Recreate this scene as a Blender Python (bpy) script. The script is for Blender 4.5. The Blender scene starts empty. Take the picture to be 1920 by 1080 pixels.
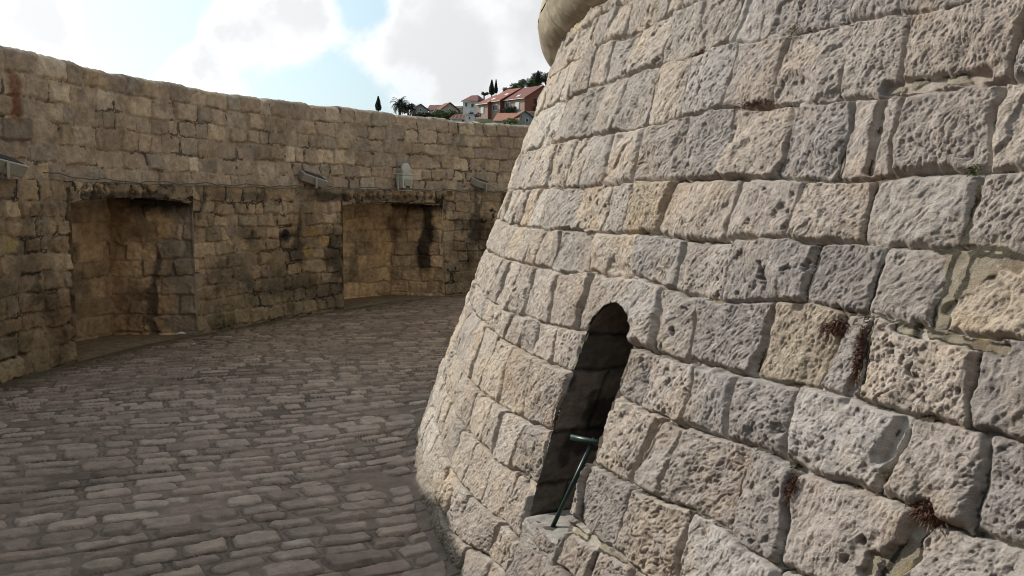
import bpy, math, random
import numpy as np
from mathutils import Matrix, Vector, Euler

EYE = 1.6
F = 1650.0
PITCH, ROLL = -0.098233, 0.006172
CX, CY = 8.2951, 6.3643          # tower axis
R0, BAT = 8.9388, 0.36551        # tower base radius, batter (radius lost per metre of height)
CB = 1 / math.sqrt(1 + BAT * BAT)
RW = 12.85                       # inner face of the outer wall
SC = bpy.context.scene
COL = SC.collection
QUAL = 1.0

# ------------------------------------------------------------------ noise
def _h(ix, iy, seed):
    n = (ix.astype(np.int64) * 374761393 + iy.astype(np.int64) * 668265263 + seed * 974711) & 0xffffffff
    n = ((n ^ (n >> 13)) * 1274126177) & 0xffffffff
    n = n ^ (n >> 16)
    return (n & 0xffff).astype(np.float32) / 32767.5 - 1.0

def vn(x, y, seed=0):
    fx, fy = np.floor(x), np.floor(y)
    ix, iy = fx.astype(np.int64), fy.astype(np.int64)
    u = (x - fx).astype(np.float32); v = (y - fy).astype(np.float32)
    u = u * u * u * (u * (u * 6 - 15) + 10); v = v * v * v * (v * (v * 6 - 15) + 10)
    a = _h(ix, iy, seed); b = _h(ix + 1, iy, seed); c = _h(ix, iy + 1, seed); d = _h(ix + 1, iy + 1, seed)
    return (a + (b - a) * u) * (1 - v) + (c + (d - c) * u) * v

def fbm(x, y, oct=3, seed=0, gain=.5):
    s = 0; a = 1.0; t = 0
    for i in range(oct):
        ca, sa = math.cos(.5 + i), math.sin(.5 + i)
        s = s + a * vn(x * ca - y * sa + 17.3 * i, x * sa + y * ca - 9.1 * i, seed + i * 31); t += a
        a *= gain; x = x * 2.03; y = y * 2.03
    return s / t * 1.5

def sstep(a, b, x):
    t = np.clip((x - a) / (b - a), 0, 1); return t * t * (3 - 2 * t)

# ------------------------------------------------------------------ object helpers
def tag(o, label=None, cat=None, group=None, kind=None):
    if label: o['label'] = label
    if cat: o['category'] = cat
    if group: o['group'] = group
    if kind: o['kind'] = kind
    return o

def empty(name, loc=(0, 0, 0), rz=0.0):
    o = bpy.data.objects.new(name, None); COL.objects.link(o)
    o.location = loc; o.rotation_euler = (0, 0, rz); o.empty_display_size = .3
    return o

def link(name, me, mat, parent=None):
    o = bpy.data.objects.new(name, me); COL.objects.link(o)
    if mat: me.materials.append(mat)
    if parent: o.parent = parent
    return o

def grid(name, P, C, mat, parent=None, mask=None, smooth=True, flip=False):
    """P (ny,nx,3) points, C (ny,nx,3) colour, mask (ny-1,nx-1) faces kept"""
    ny, nx = P.shape[:2]
    idx = np.arange(ny * nx, dtype=np.int32).reshape(ny, nx)
    a, b, c, d = idx[:-1, :-1], idx[:-1, 1:], idx[1:, 1:], idx[1:, :-1]
    q = np.stack([a, b, c, d] if not flip else [a, d, c, b], -1)
    if mask is not None: q = q[mask]
    q = q.reshape(-1, 4)
    me = bpy.data.meshes.new(name)
    me.vertices.add(ny * nx); me.vertices.foreach_set('co', P.astype(np.float32).ravel())
    me.loops.add(len(q) * 4); me.loops.foreach_set('vertex_index', q.astype(np.int32).ravel())
    me.polygons.add(len(q)); me.polygons.foreach_set('loop_start', np.arange(0, len(q) * 4, 4, dtype=np.int32))
    if smooth: me.polygons.foreach_set('use_smooth', np.ones(len(q), dtype=bool))
    me.update(calc_edges=True)
    at = me.color_attributes.new('Col', 'FLOAT_COLOR', 'POINT')
    cc = np.ones((ny * nx, 4), dtype=np.float32); cc[:, :3] = np.clip(C.reshape(-1, 3), 0, 1)
    at.data.foreach_set('color', cc.ravel())
    return link(name, me, mat, parent)

class MB:
    """plain mesh collector"""
    def __init__(s): s.v = []; s.f = []
    def add(s, vs, fs):
        n = len(s.v); s.v += [tuple(v) for v in vs]; s.f += [tuple(i + n for i in f) for f in fs]
    def box(s, c, e, M=None):
        x, y, z = e[0] / 2, e[1] / 2, e[2] / 2
        vs = [Vector((sx * x, sy * y, sz * z)) for sz in (-1, 1) for sx, sy in ((-1, -1), (1, -1), (1, 1), (-1, 1))]
        vs = [(M @ v if M else v) + Vector(c) for v in vs]
        s.add(vs, [(3, 2, 1, 0), (4, 5, 6, 7), (0, 1, 5, 4), (1, 2, 6, 5), (2, 3, 7, 6), (3, 0, 4, 7)])
    def tube(s, pts, r, n=8, cap=True):
        pts = [Vector(p) for p in pts]; k = len(pts); rings = []
        rs = r if isinstance(r, (list, tuple)) else [r] * k
        for i, p in enumerate(pts):
            d = (pts[min(i + 1, k - 1)] - pts[max(i - 1, 0)]).normalized()
            a = d.orthogonal().normalized() if i == 0 else (a - d * a.dot(d)).normalized()
            b = d.cross(a)
            rings.append([p + (a * math.cos(t) + b * math.sin(t)) * rs[i] for t in [2 * math.pi * j / n for j in range(n)]])
        vs = [v for rg in rings for v in rg]
        fs = [(i * n + j, i * n + (j + 1) % n, (i + 1) * n + (j + 1) % n, (i + 1) * n + j) for i in range(k - 1) for j in range(n)]
        if cap: fs += [tuple(range(n))[::-1], tuple(range((k - 1) * n, k * n))]
        s.add(vs, fs)
    def build(s, name, mat, parent=None, smooth=False, bevel=0):
        me = bpy.data.meshes.new(name); me.from_pydata(s.v, [], s.f); me.update()
        if smooth: me.polygons.foreach_set('use_smooth', [True] * len(me.polygons))
        o = link(name, me, mat, parent)
        if bevel:
            m = o.modifiers.new('bevel', 'BEVEL'); m.width = bevel; m.segments = 2; m.limit_method = 'ANGLE'
        return o

# ------------------------------------------------------------------ materials
def mat_base(name):
    m = bpy.data.materials.new(name); m.use_nodes = True
    nt = m.node_tree; b = nt.nodes['Principled BSDF']
    return m, nt, b

def mat_stone(name, bump=.35, scale=160, dist=.004, mott=.28):
    m, nt, b = mat_base(name)
    N, L = nt.nodes, nt.links
    at = N.new('ShaderNodeAttribute'); at.attribute_name = 'Col'
    tc = N.new('ShaderNodeTexCoord')
    n1 = N.new('ShaderNodeTexNoise'); n1.inputs['Scale'].default_value = scale; n1.inputs['Detail'].default_value = 5; n1.inputs['Roughness'].default_value = .65
    n2 = N.new('ShaderNodeTexNoise'); n2.inputs['Scale'].default_value = scale * .16; n2.inputs['Detail'].default_value = 6
    L.new(tc.outputs['Object'], n1.inputs['Vector']); L.new(tc.outputs['Object'], n2.inputs['Vector'])
    mr = N.new('ShaderNodeMapRange'); mr.inputs[1].default_value = .3; mr.inputs[2].default_value = .7
    mr.inputs[3].default_value = 1 - mott; mr.inputs[4].default_value = 1 + mott * .8
    L.new(n2.outputs['Fac'], mr.inputs[0])
    mr2 = N.new('ShaderNodeMapRange'); mr2.inputs[1].default_value = .25; mr2.inputs[2].default_value = .75
    mr2.inputs[3].default_value = 1 - mott; mr2.inputs[4].default_value = 1 + mott
    L.new(n1.outputs['Fac'], mr2.inputs[0])
    mu = N.new('ShaderNodeMath'); mu.operation = 'MULTIPLY'; L.new(mr.outputs[0], mu.inputs[0]); L.new(mr2.outputs[0], mu.inputs[1])
    vm = N.new('ShaderNodeVectorMath'); vm.operation = 'SCALE'; L.new(at.outputs['Color'], vm.inputs[0]); L.new(mu.outputs[0], vm.inputs['Scale'])
    L.new(vm.outputs[0], b.inputs['Base Color'])
    b.inputs['Roughness'].default_value = .93; b.inputs['Specular IOR Level'].default_value = .15
    bp = N.new('ShaderNodeBump'); bp.inputs['Strength'].default_value = bump; bp.inputs['Distance'].default_value = dist
    L.new(n1.outputs['Fac'], bp.inputs['Height']); L.new(bp.outputs[0], b.inputs['Normal'])
    return m

def mat_plain(name, col, rough=.8, var=.15, scale=6, metal=0, col2=None):
    m, nt, b = mat_base(name); N, L = nt.nodes, nt.links
    tc = N.new('ShaderNodeTexCoord'); n = N.new('ShaderNodeTexNoise'); n.inputs['Scale'].default_value = scale; n.inputs['Detail'].default_value = 5
    L.new(tc.outputs['Object'], n.inputs['Vector'])
    mx = N.new('ShaderNodeMix'); mx.data_type = 'RGBA'; L.new(n.outputs['Fac'], mx.inputs['Factor'])
    c2 = col2 or tuple(c * (1 + var) for c in col); c1 = tuple(c * (1 - var) for c in col)
    mx.inputs['A'].default_value = (*c1, 1); mx.inputs['B'].default_value = (*c2, 1)
    L.new(mx.outputs['Result'], b.inputs['Base Color'])
    b.inputs['Roughness'].default_value = rough; b.inputs['Metallic'].default_value = metal
    b.inputs['Specular IOR Level'].default_value = .3
    return m

def mat_tiles(name, col):
    m, nt, b = mat_base(name); N, L = nt.nodes, nt.links
    tc = N.new('ShaderNodeTexCoord')
    w = N.new('ShaderNodeTexWave'); w.inputs['Scale'].default_value = 1.1; w.bands_direction = 'X'; w.inputs['Distortion'].default_value = .6
    L.new(tc.outputs['Object'], w.inputs['Vector'])
    n = N.new('ShaderNodeTexNoise'); n.inputs['Scale'].default_value = 1.7; n.inputs['Detail'].default_value = 6; L.new(tc.outputs['Object'], n.inputs['Vector'])
    mx = N.new('ShaderNodeMix'); mx.data_type = 'RGBA'; L.new(n.outputs['Fac'], mx.inputs['Factor'])
    mx.inputs['A'].default_value = (*[c * .55 for c in col], 1); mx.inputs['B'].default_value = (*[min(1, c * 1.4) for c in col], 1)
    L.new(mx.outputs['Result'], b.inputs['Base Color'])
    bp = N.new('ShaderNodeBump'); bp.inputs['Strength'].default_value = .7; bp.inputs['Distance'].default_value = .1
    L.new(w.outputs['Fac'], bp.inputs['Height']); L.new(bp.outputs[0], b.inputs['Normal']); b.inputs['Roughness'].default_value = .85
    return m

def mat_leaf(name, c1, c2):
    m, nt, b = mat_base(name); N, L = nt.nodes, nt.links
    tc = N.new('ShaderNodeTexCoord'); n = N.new('ShaderNodeTexNoise'); n.inputs['Scale'].default_value = .9; n.inputs['Detail'].default_value = 4
    L.new(tc.outputs['Object'], n.inputs['Vector'])
    mr = N.new('ShaderNodeMapRange'); mr.inputs[1].default_value = .35; mr.inputs[2].default_value = .65; L.new(n.outputs['Fac'], mr.inputs[0])
    mx = N.new('ShaderNodeMix'); mx.data_type = 'RGBA'; L.new(mr.outputs[0], mx.inputs['Factor'])
    mx.inputs['A'].default_value = (*c1, 1); mx.inputs['B'].default_value = (*c2, 1)
    L.new(mx.outputs['Result'], b.inputs['Base Color']); b.inputs['Roughness'].default_value = .7
    return m

M_TOWER = mat_stone('tower_limestone', 1.0, 240, .006, .2)
M_WALL = mat_stone('rubble_masonry', .6, 60, .010, .2)
M_FLOOR = mat_stone('paving_stone', .35, 90, .004, .16)

# ------------------------------------------------------------------ masonry layout
def fill(js, lo, hi, rng, wmin, wmax, keep=None):
    """complete a row of joints with random ones where none were given"""
    out = []; pts = [(lo, lo)] + sorted(js, key=lambda q: q[0] + q[1]) + [(hi, hi)]
    for a, b in zip(pts[:-1], pts[1:]):
        ma, mb = (a[0] + a[1]) / 2, (b[0] + b[1]) / 2
        if a is not pts[0]: out.append(a)
        if keep and ma >= keep[0] and mb <= keep[1]: continue
        x = ma
        while True:
            x += rng.uniform(wmin, wmax)
            if x > mb - wmin * .75: break
            out.append((x + rng.uniform(-.01, .01), x + rng.uniform(-.01, .01)))
    return sorted(out, key=lambda q: q[0] + q[1])

def cells(S, T, curves, rows, seed, warp=1.0):
    """for every point: distance to stone edges, stone id, local coords"""
    sh = S.shape
    Sw = S + warp * (.011 * fbm(S * 5, T * 5, 2, seed + 1) + .006 * fbm(S * 22, T * 22, 3, seed + 2))
    Tw = T + warp * (.010 * fbm(S * 4, T * 4, 2, seed + 3) + .006 * fbm(S * 22, T * 22, 3, seed + 4))
    s = Sw.ravel(); t = Tw.ravel(); n = s.size
    ci = np.full(n, -1, dtype=np.int32)
    prevs = []
    for k, (xs, ts) in enumerate(curves):
        cv = np.interp(s, xs, ts).astype(np.float32); ci += (t > cv)
        prevs.append(cv)
    ci = np.clip(ci, 0, len(rows) - 1)
    dl = np.empty(n, np.float32); dr = np.empty(n, np.float32); db = np.empty(n, np.float32); dt = np.empty(n, np.float32)
    sid = np.empty(n, np.int32)
    for k, js in enumerate(rows):
        ix = np.nonzero(ci == k)[0]
        if not len(ix): continue
        b = prevs[k][ix]; tp = prevs[k + 1][ix]; v = np.clip((t[ix] - b) / np.maximum(tp - b, 1e-4), 0, 1); si = s[ix]
        if len(js) == 0: js = [(-99, -99)]
        J = np.array([(-999., -999.)] + list(js) + [(999., 999.)], dtype=np.float32)
        # count joints to the left
        cnt = np.zeros(len(ix), np.int32)
        for q in range(1, len(J) - 1): cnt += (si > J[q, 0] + (J[q, 1] - J[q, 0]) * v)
        dl[ix] = si - (J[cnt, 0] + (J[cnt, 1] - J[cnt, 0]) * v)
        dr[ix] = (J[cnt + 1, 0] + (J[cnt + 1, 1] - J[cnt + 1, 0]) * v) - si
        db[ix] = t[ix] - b; dt[ix] = tp - t[ix]
        sid[ix] = k * 331 + cnt
    return [a.reshape(sh) for a in (dl, dr, db, dt, sid)]

def rnd(sid, k, lo=0.0, hi=1.0):
    r = (_h(sid.astype(np.int64) * 7 + 3, sid.astype(np.int64) * 0 + k * 13 + 5, 99 + k) + 1) * .5
    return lo + (hi - lo) * r

def masonry(S, T, curves, rows, seed, p):
    dl, dr, db, dt, sid = cells(S, T, curves, rows, seed, p.get('warp', 1))
    g = p['gap']; rc = p['round']
    gx = rnd(sid, 1, g[0], g[1]); gy = rnd(sid, 2, g[0], g[1]); rcv = rnd(sid, 3, rc[0], rc[1])
    dx = np.minimum(dl, dr) - gx; dy = np.minimum(db, dt) - gy
    qx = np.maximum(rcv - dx, 0); qy = np.maximum(rcv - dy, 0)
    d = np.where((dx < rcv) | (dy < rcv), rcv - np.hypot(qx, qy), np.minimum(dx, dy))
    d = d + p['chip'] * fbm(S * 18, T * 18, p.get('oct', 4), seed + 9, .6)
    u = (dl - dr); v = (db - dt)
    return d, u, v, sid, dl, dr, db, dt

def lerp(a, b, t): return a + (b - a) * t[..., None]

def smax(a, b, k):
    q = np.clip(.5 + .5 * (a - b) / k, 0, 1); return b + (a - b) * q + k * q * (1 - q) * .5

def palette(sid, k, cols, wts):
    r = rnd(sid, k); out = np.zeros(sid.shape + (3,), np.float32); acc = 0
    for c, w in zip(cols, wts):
        m = (r >= acc) & (r < acc + w + 1e-6); out[m] = c; acc += w
    out[r >= acc] = cols[-1]
    return out

# ================================================================== TOWER
LINES = {
1: [(-0.233, .838), (.068, .827), (.39, .821), (.638, .844)],
2: [(-.713, .602), (-.296, .604), (.029, .585), (.281, .602), (.555, .591), (.889, .603), (1.104, .611), (1.45, .581), (1.781, .578), (1.978, .569), (2.116, .562)],
3: [(-1.752, .331), (-.441, .333), (.096, .332), (.379, .331), (.697, .328), (.969, .334), (1.204, .344), (1.521, .327), (1.78, .324), (2.031, .32), (2.238, .327)],
4: [(-2.03, .076), (-.562, .078), (-.009, .075), (.46, .076), (.806, .081), (1.035, .084), (1.272, .081), (1.645, .087), (2.021, .074), (2.253, .088)],
5: [(-2.162, -.128), (-.117, -.144), (.313, -.13), (.827, -.121), (1.255, -.124), (1.78, -.123), (2.146, -.116), (2.305, -.106)],
6: [(-1.921, -.353), (-.344, -.332), (.235, -.329), (.659, -.302), (.964, -.3), (1.171, -.304), (1.36, -.315), (1.552, -.314), (1.775, -.307), (1.925, -.3), (2.141, -.315), (2.336, -.311)],
7: [(-.288, -.583), (.335, -.554), (.727, -.537), (1.307, -.53), (1.787, -.53), (1.88, -.525), (2.089, -.51), (2.236, -.526), (2.464, -.524)],
8: [(.386, -.709), (.581, -.7), (.769, -.692), (1.157, -.726), (1.462, -.723), (1.571, -.734), (1.864, -.726), (2.112, -.736), (2.313, -.724), (2.481, -.738)],
9: [(.097, -1.003), (.545, -.97), (.843, -.942), (1.162, -.975), (1.382, -.976), (1.708, -.96), (1.918, -.969), (2.08, -.972)],
10: [(.343, -1.207), (.638, -1.165), (.808, -1.158), (1.181, -1.177), (1.356, -1.189)],
11: [(.373, -1.406), (.642, -1.378), (.857, -1.384), (1.138, -1.343)],
12: [(.072, -1.621), (.439, -1.563), (.832, -1.512), (1.3, -1.54)],
13: [(-2, -1.78), (2, -1.75)]}
TJ = {
1: [(-0.553, -0.526), (-0.232, -0.19), (0.065, 0.053), (0.271, 0.287), (0.505, 0.507), (0.637, 0.651), (0.851, 0.879), (1.074, 1.074)],
2: [(-0.907, -0.862), (-0.6, -0.58), (-0.277, -0.271), (0.006, -0.031), (0.282, 0.28), (0.624, 0.609), (0.899, 0.857), (1.101, 1.125), (1.305, 1.299), (1.461, 1.462), (1.734, 1.731), (1.925, 1.899), (2.212, 2.213)],
3: [(-0.967, -0.967), (-0.595, -0.661), (-0.29, -0.33), (0.057, 0.051), (0.354, 0.363), (0.693, 0.643), (0.966, 0.907), (1.205, 1.193), (1.508, 1.468), (1.8, 1.762), (2.009, 1.979), (2.332, 2.333)],
4: [(-1.3, -1.28), (-1.015, -1.015), (-0.743, -0.772), (-.4, -.42), (-0.021, -0.088), (0.181, 0.118), (0.455, 0.36), (0.775, 0.708), (1.131, 1.022), (1.352, 1.289), (1.631, 1.628), (1.889, 1.874), (2.071, 2.042), (2.336, 2.313)],
5: [(-.95, -.94), (-0.67, -0.67), (-0.45, -.47), (-0.22, -0.313), (0.045, -0.024), (0.313, 0.289), (0.618, 0.584), (0.824, 0.793), (1.086, 1.085), (1.487, 1.49), (1.767, 1.757), (2.038, 2.024), (2.333, 2.314)],
6: [(-1.044, -1.036), (-.78, -.76), (-0.482, -0.503), (-.26, -.28), (-0.035, -0.084), (0.199, 0.185), (0.622, 0.548), (0.976, 0.946), (1.301, 1.272), (1.569, 1.554), (1.901, 1.894), (2.125, 2.119), (2.337, 2.34)],
7: [(-.8, -.78), (-.5, -.52), (-.27, -.26), (0.01, -0.008), (0.381, 0.34), (.69, .655), (1.293, 1.226), (1.498, 1.451), (1.799, 1.793), (2.047, 2.059), (2.161, 2.148), (2.464, 2.456)],
8: [(-.8, -.78), (-0.57, -.55), (-0.31, -0.32), (-0.105, -0.076), (0.12, 0.11), (0.323, 0.288), (0.577, 0.554), (.785, .785), (1.155, 1.155), (1.33, 1.315), (1.565, 1.545), (1.768, 1.726), (1.998, 1.977), (2.295, 2.311), (2.525, 2.511)],
9: [(-.82, -.8), (-0.546, -0.576), (-0.247, -0.261), (0.129, 0.057), (0.484, 0.372), (.785, .785), (1.16, 1.155), (1.413, 1.471), (1.575, 1.579), (1.889, 1.856), (2.075, 2.041), (2.431, 2.4)],
10: [(-.75, -.75), (-0.486, -0.522), (-0.213, -0.247), (0.087, 0.043), (0.3, 0.27), (0.533, 0.534), (.79, .787), (1.16, 1.16), (1.44, 1.429), (1.739, 1.705)],
11: [(-1.031, -1.021), (-0.819, -0.819), (-0.571, -0.502), (-0.2, -0.258), (0.037, 0.024), (0.352, 0.354), (0.662, 0.615), (.84, .80), (1.15, 1.16), (1.345, 1.341), (1.543, 1.541)],
12: [(-0.842, -0.868), (-0.472, -0.48), (-.26, -.25), (-0.054, -0.053), (.2, .2), (0.429, 0.413), (0.617, 0.654), (0.832, 0.85)],
13: [(-.45, -.45), (-0.174, -0.25), (0.074, 0.072), (0.339, 0.392)]}

def cone_pt(S, T, h=0.0):
    """S arc (m, seen left to right), T slope height (m, 0 = eye level), h outward"""
    phi = math.radians(195) + S / 8.6
    zr = T * CB
    r = R0 - BAT * (zr + EYE) + h * CB
    return np.stack([CX + r * np.cos(phi), CY + r * np.sin(phi), zr + EYE + h * BAT * CB], -1)

def slit_inside(S, T, m=0.0):
    l = np.interp(T, [-1.3, -1.15, -.95, -.4], [.835, .797, .784, .784]) + m
    r = np.interp(T, [-1.3, -1.2, -.97, -.6, -.4], [1.125, 1.128, 1.145, 1.15, 1.15]) - m
    c = (l + r) / 2; hw = (r - l) / 2
    top = -.553 + (.153 - m) * np.sqrt(np.clip(1 - ((S - c) / hw) ** 2, 0, 1))
    return (S > l) & (S < r) & (T < top) & (T > -1.285 + m)

def build_tower():
    root = empty('round_tower', (CX, CY, 0))
    tag(root, 'massive round battered tower of rough pale limestone blocks with an arched slit', 'tower')
    rng = random.Random(11)
    cur = []; rows = []
    zs = [(13, None)]
    for k in range(13, 0, -1):
        xs = [-9] + [q[0] for q in LINES[k]] + [9]; ts = [LINES[k][0][1]] + [q[1] for q in LINES[k]] + [LINES[k][-1][1]]
        cur.append((xs, ts))
    for t in (1.03, 1.22, 1.45): cur.append(([-9, 9], [t, t + .005]))
    for k in range(13, 0, -1):
        js = TJ[k]; hi = max(max(q) for q in js)
        rows.append(fill(js, -9, 9, rng, .24, .42, keep=(js[0][0], hi)))
    for _ in range(2): rows.append(fill([], -9, 9, rng, .22, .4))
    q = QUAL
    S = np.concatenate([np.arange(-7, -3.5, .05), np.arange(-3.5, -1.6, .009 / q), np.arange(-1.6, -.6, .005 / q), np.arange(-.6, .6, .0036 / q), np.arange(.6, 2.9, .0026 / q), np.arange(2.9, 7, .03)])
    T = np.concatenate([np.arange(-1.8, 1.2, .0030 / q), [1.3]])
    S, T = np.meshgrid(S.astype(np.float32), T.astype(np.float32))
    d, u, v, sid, dl, dr, db, dt = masonry(S, T, cur, rows, 5, dict(gap=(-.001, .004), round=(.005, .026), chip=.005))
    for (sa, ta, sb_, tb, wd) in ((1.99, .10, 1.98, .30, .014), (1.97, .345, 2.27, .345, .015), (1.90, -.30, 1.895, -.13, .011), (2.33, -.30, 2.34, -.13, .016), (1.80, -.51, 1.80, -.33, .011), (2.14, -.53, 2.14, -.34, .008), (2.22, -.325, 2.5, -.335, .012), (.63, -.11, .6, .06, .008), (-.02, .36, -.03, .56, .008), (1.15, .60, 1.16, .78, .008), (.72, -1.17, .86, -1.20, .014), (1.02, -1.22, 1.5, -1.19, .012), (2.285, -.64, 2.305, -.54, .012), (1.40, -.95, 1.45, -.75, .008), (2.36, -.98, 2.42, -.74, .02)):
        ax, ay = sb_ - sa, tb - ta; q_ = np.clip(((S - sa) * ax + (T - ta) * ay) / (ax * ax + ay * ay), 0, 1)
        d = np.minimum(d, np.hypot(S - sa - q_ * ax, T - ta - q_ * ay) - wd - .006 * fbm(S * 30, T * 30, 2, 19))
    ew = rnd(sid, 4, .008, .022)
    e = np.clip(d / ew, 0, 1)
    prof = 1 - (1 - e) ** 2.4
    B = rnd(sid, 5, .022, .034)
    h = -.030 + B * prof + rnd(sid, 6, -.03, .03) * u + rnd(sid, 7, -.04, .04) * v
    h += .0045 * np.clip(d, 0, .12) / .05 * 1.0
    h += e * .015 * fbm(S * 6, T * 6, 4, 21, .55)
    # tooled streaks
    ang = np.radians(rnd(sid, 8, 38, 84)); ca, sa = np.cos(ang), np.sin(ang)
    a = S * ca + T * sa; b = -S * sa + T * ca
    a = a + .012 * fbm(S * 14, T * 14, 2, 41); b = b + .012 * fbm(S * 14 + 5, T * 14, 2, 42)
    st = 1 - np.abs(fbm(a * 36, b * 88, 4, 51, .68)) * 1.7
    kind = rnd(sid, 9)
    amp_s = np.where(kind < .62, rnd(sid, 10, .0018, .0054), .0022)
    h += e * amp_s * st
    n2 = fbm(a * 45, b * 100, 3, 61, .7)
    h += e * (.0024 * n2 + .0045 * fbm(a * 11, b * 24, 3, 62, .6))
    # pits (vermicular erosion)
    pt = fbm(S * 125, T * 125, 2, 71, .65); amp_p = np.where(kind > .6, rnd(sid, 11, .0018, .0045), .0015)
    amp_p = amp_p * (1 + .7 * sstep(.8, 2.4, S) * sstep(-.1, -.7, T))
    pit = np.maximum(-pt - .22, 0); h -= e * amp_p * pit * 1.6
    bigp = np.maximum(-fbm(S * 26, T * 26, 3, 72, .5) - .66, 0) * sstep(.7, .95, kind); h -= e * bigp * .055
    for (s0, t0, a0, l0, w0, dp) in ((2.385, -.85, .75, .062, .026, .075), (2.325, -.885, 1.4, .040, .022, .07), (2.26, -.90, .9, .016, .010, .03), (2.29, -.84, .4, .012, .009, .025), (2.40, -.93, .3, .02, .012, .03), (2.02, -.81, 1.2, .012, .009, .02), (1.98, -.955, 0, .009, .009, .03), (1.60, -1.17, 0, .008, .008, .03)):
        xx = (S - s0) * math.cos(a0) + (T - t0) * math.sin(a0); yy = -(S - s0) * math.sin(a0) + (T - t0) * math.cos(a0)
        h -= dp * sstep(1.15, .6, np.hypot(xx / l0, yy / w0) + .35 * fbm(S * 40, T * 40, 3, 29))
    # breaks: a flake missing on some stones
    fl = sstep(.25, .42, fbm(S * 5.5 + rnd(sid, 12) * 30, T * 5.5, 3, 81)) * (rnd(sid, 13) > .6)
    h -= e * .012 * fl
    crk = 1 - np.abs(fbm(S * 4 + rnd(sid, 14) * 9, T * 4, 4, 91, .6)); ck = sstep(.965, 1.0, crk) * (rnd(sid, 15) > .5); h -= e * ck * .007
    # the bed of mortar between the stones
    mn = fbm(S * 2.3, T * 2.3, 3, 101)
    m = -.026 + .009 * mn + .003 * fbm(S * 30, T * 30, 4, 103, .6) + .004 * sstep(.1, .6, fbm(S * 1.1, T * 1.1, 2, 105))
    m = np.minimum(m, -.011)
    hole = sstep(.16, .4, fbm(S * 9, T * 9, 3, 107)) ; m -= .035 * hole
    lowgap = (db < .012) & (fbm(S * 3.1, T * 3.1, 2, 109) > -.25); m = np.where(lowgap, m - .03, m)
    mort = m > h; mf = sstep(-.0025, .0025, m - h); h = smax(m, h, .003)
    # sill stone of the slit stands proud and smooth
    rimt = mort & (m - (-.038 + 0) > 0) & (d > -.004) & (d < .012) & (fbm(S * 5, T * 5, 3, 118) > -.45)
    sill = (S > .84) & (S < 1.15) & (T < -1.285) & (T > -1.40) & (T > 9); 
    h = np.where(sill, np.maximum(h, -.004 + .003 * n2), h); mort = mort & ~sill
    # foot: dirt line
    P = cone_pt(S, T, h)
    C = palette(sid, 20, [(.375, .335, .298), (.362, .33, .298), (.40, .352, .302), (.315, .29, .268), (.385, .36, .335), (.41, .35, .275)], [.26, .26, .13, .20, .10, .05])
    C = C * rnd(sid, 21, .92, 1.08)[..., None]
    # sunlight in the colour: left flank lighter and warmer, less lit right greyer
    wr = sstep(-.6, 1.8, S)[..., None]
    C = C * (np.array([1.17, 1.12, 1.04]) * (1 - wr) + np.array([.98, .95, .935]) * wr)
    bl = fbm(S * 3.5, T * 3.5, 4, 121)
    C = lerp(C, C * np.array([.82, .80, .80]), sstep(.0, .8, bl) * .8)
    C = lerp(C, C * np.array([1.05, .985, .90]), sstep(.1, .7, fbm(S * 6, T * 6, 3, 123)) * .7)
    C = lerp(C, C * .62, np.clip(pit * .9 + bigp * 3, 0, 1) * e)
    C = C * (1 + .10 * n2[..., None])
    edge = (1 - e); white = sstep(.15, .5, fbm(S * 8, T * 8, 3, 125)) * sstep(.2, .8, edge)
    C = lerp(C, np.array([.50, .465, .41]), white * .5)
    MC = np.array([.29, .25, .185]) * (1 + .18 * fbm(S * 14, T * 14, 4, 127)[..., None])
    MC = lerp(MC, np.array([.17, .125, .085]), sstep(.25, .6, fbm(S * 2 + 4, T * 2, 3, 129)))
    MC = lerp(MC, np.array([.44, .41, .36]), sstep(.45, .7, fbm(S * 4.3 + 4, T * 4.3, 3, 131)) * .7)
    MC = MC * np.where(hole > .3, .55, 1)[..., None]
    MC = np.where(rimt[..., None], MC * .25, MC)
    C = lerp(C, MC, mf)
    C = np.where(sill[..., None], np.array([.47, .45, .41]) * (1 + .1 * n2[..., None]), C)
    lich = sstep(.76, .86, fbm(S * 5, T * 5 + 3, 4, 133)) * sstep(.35, .0, e) ; C = lerp(C, np.array([.24, .18, .08]), lich * .6)
    foot = sstep(-1.50, -1.72, T + .04 * bl); C = lerp(C, np.array([.22, .19, .15]), foot * .6)
    Sc = (S[:-1, :-1] + S[1:, 1:]) / 2; Tc = (T[:-1, :-1] + T[1:, 1:]) / 2
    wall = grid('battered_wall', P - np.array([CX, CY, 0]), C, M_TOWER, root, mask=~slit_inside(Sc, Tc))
    # embrasure: sides follow the opening, run inwards
    ts = np.linspace(-1.283, -.553, 240)
    L = [(float(np.interp(t, [-1.3, -1.15, -.95, -.4], [.835, .797, .784, .784])), t) for t in ts]
    Rr = [(float(np.interp(t, [-1.3, -1.2, -.97, -.6, -.4], [1.125, 1.128, 1.145, 1.15, 1.15])), t) for t in ts[::-1]]
    arch = []
    for k in range(1, 80):
        a_ = math.pi - math.pi * k / 80; arch.append((.967 + .183 * math.cos(a_), -.553 + .153 * math.sin(a_)))
    bot = [(x, -1.283) for x in np.linspace(1.138, .835, 60)[1:-1]]
    loop = np.array(L + arch + Rr + bot + [L[0]], dtype=np.float32)
    cxm, czm = .967, -.85
    dep = np.concatenate([[-.045], np.linspace(-.02, .06, 14), np.linspace(.07, .9, 100)])
    A, D = np.meshgrid(np.arange(len(loop)), dep)
    LS = loop[A, 0]; LT = loop[A, 1]
    # stones on the jamb
    arcl = np.concatenate([[0], np.cumsum(np.hypot(*np.diff(loop, axis=0).T))])[A]
    jr = [(0, 0)]
    cj = [([-9, 9], [t, t]) for t in (-3, -1.29, -1.17, -.955, -.70, -.555, -.2, 3)]
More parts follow.
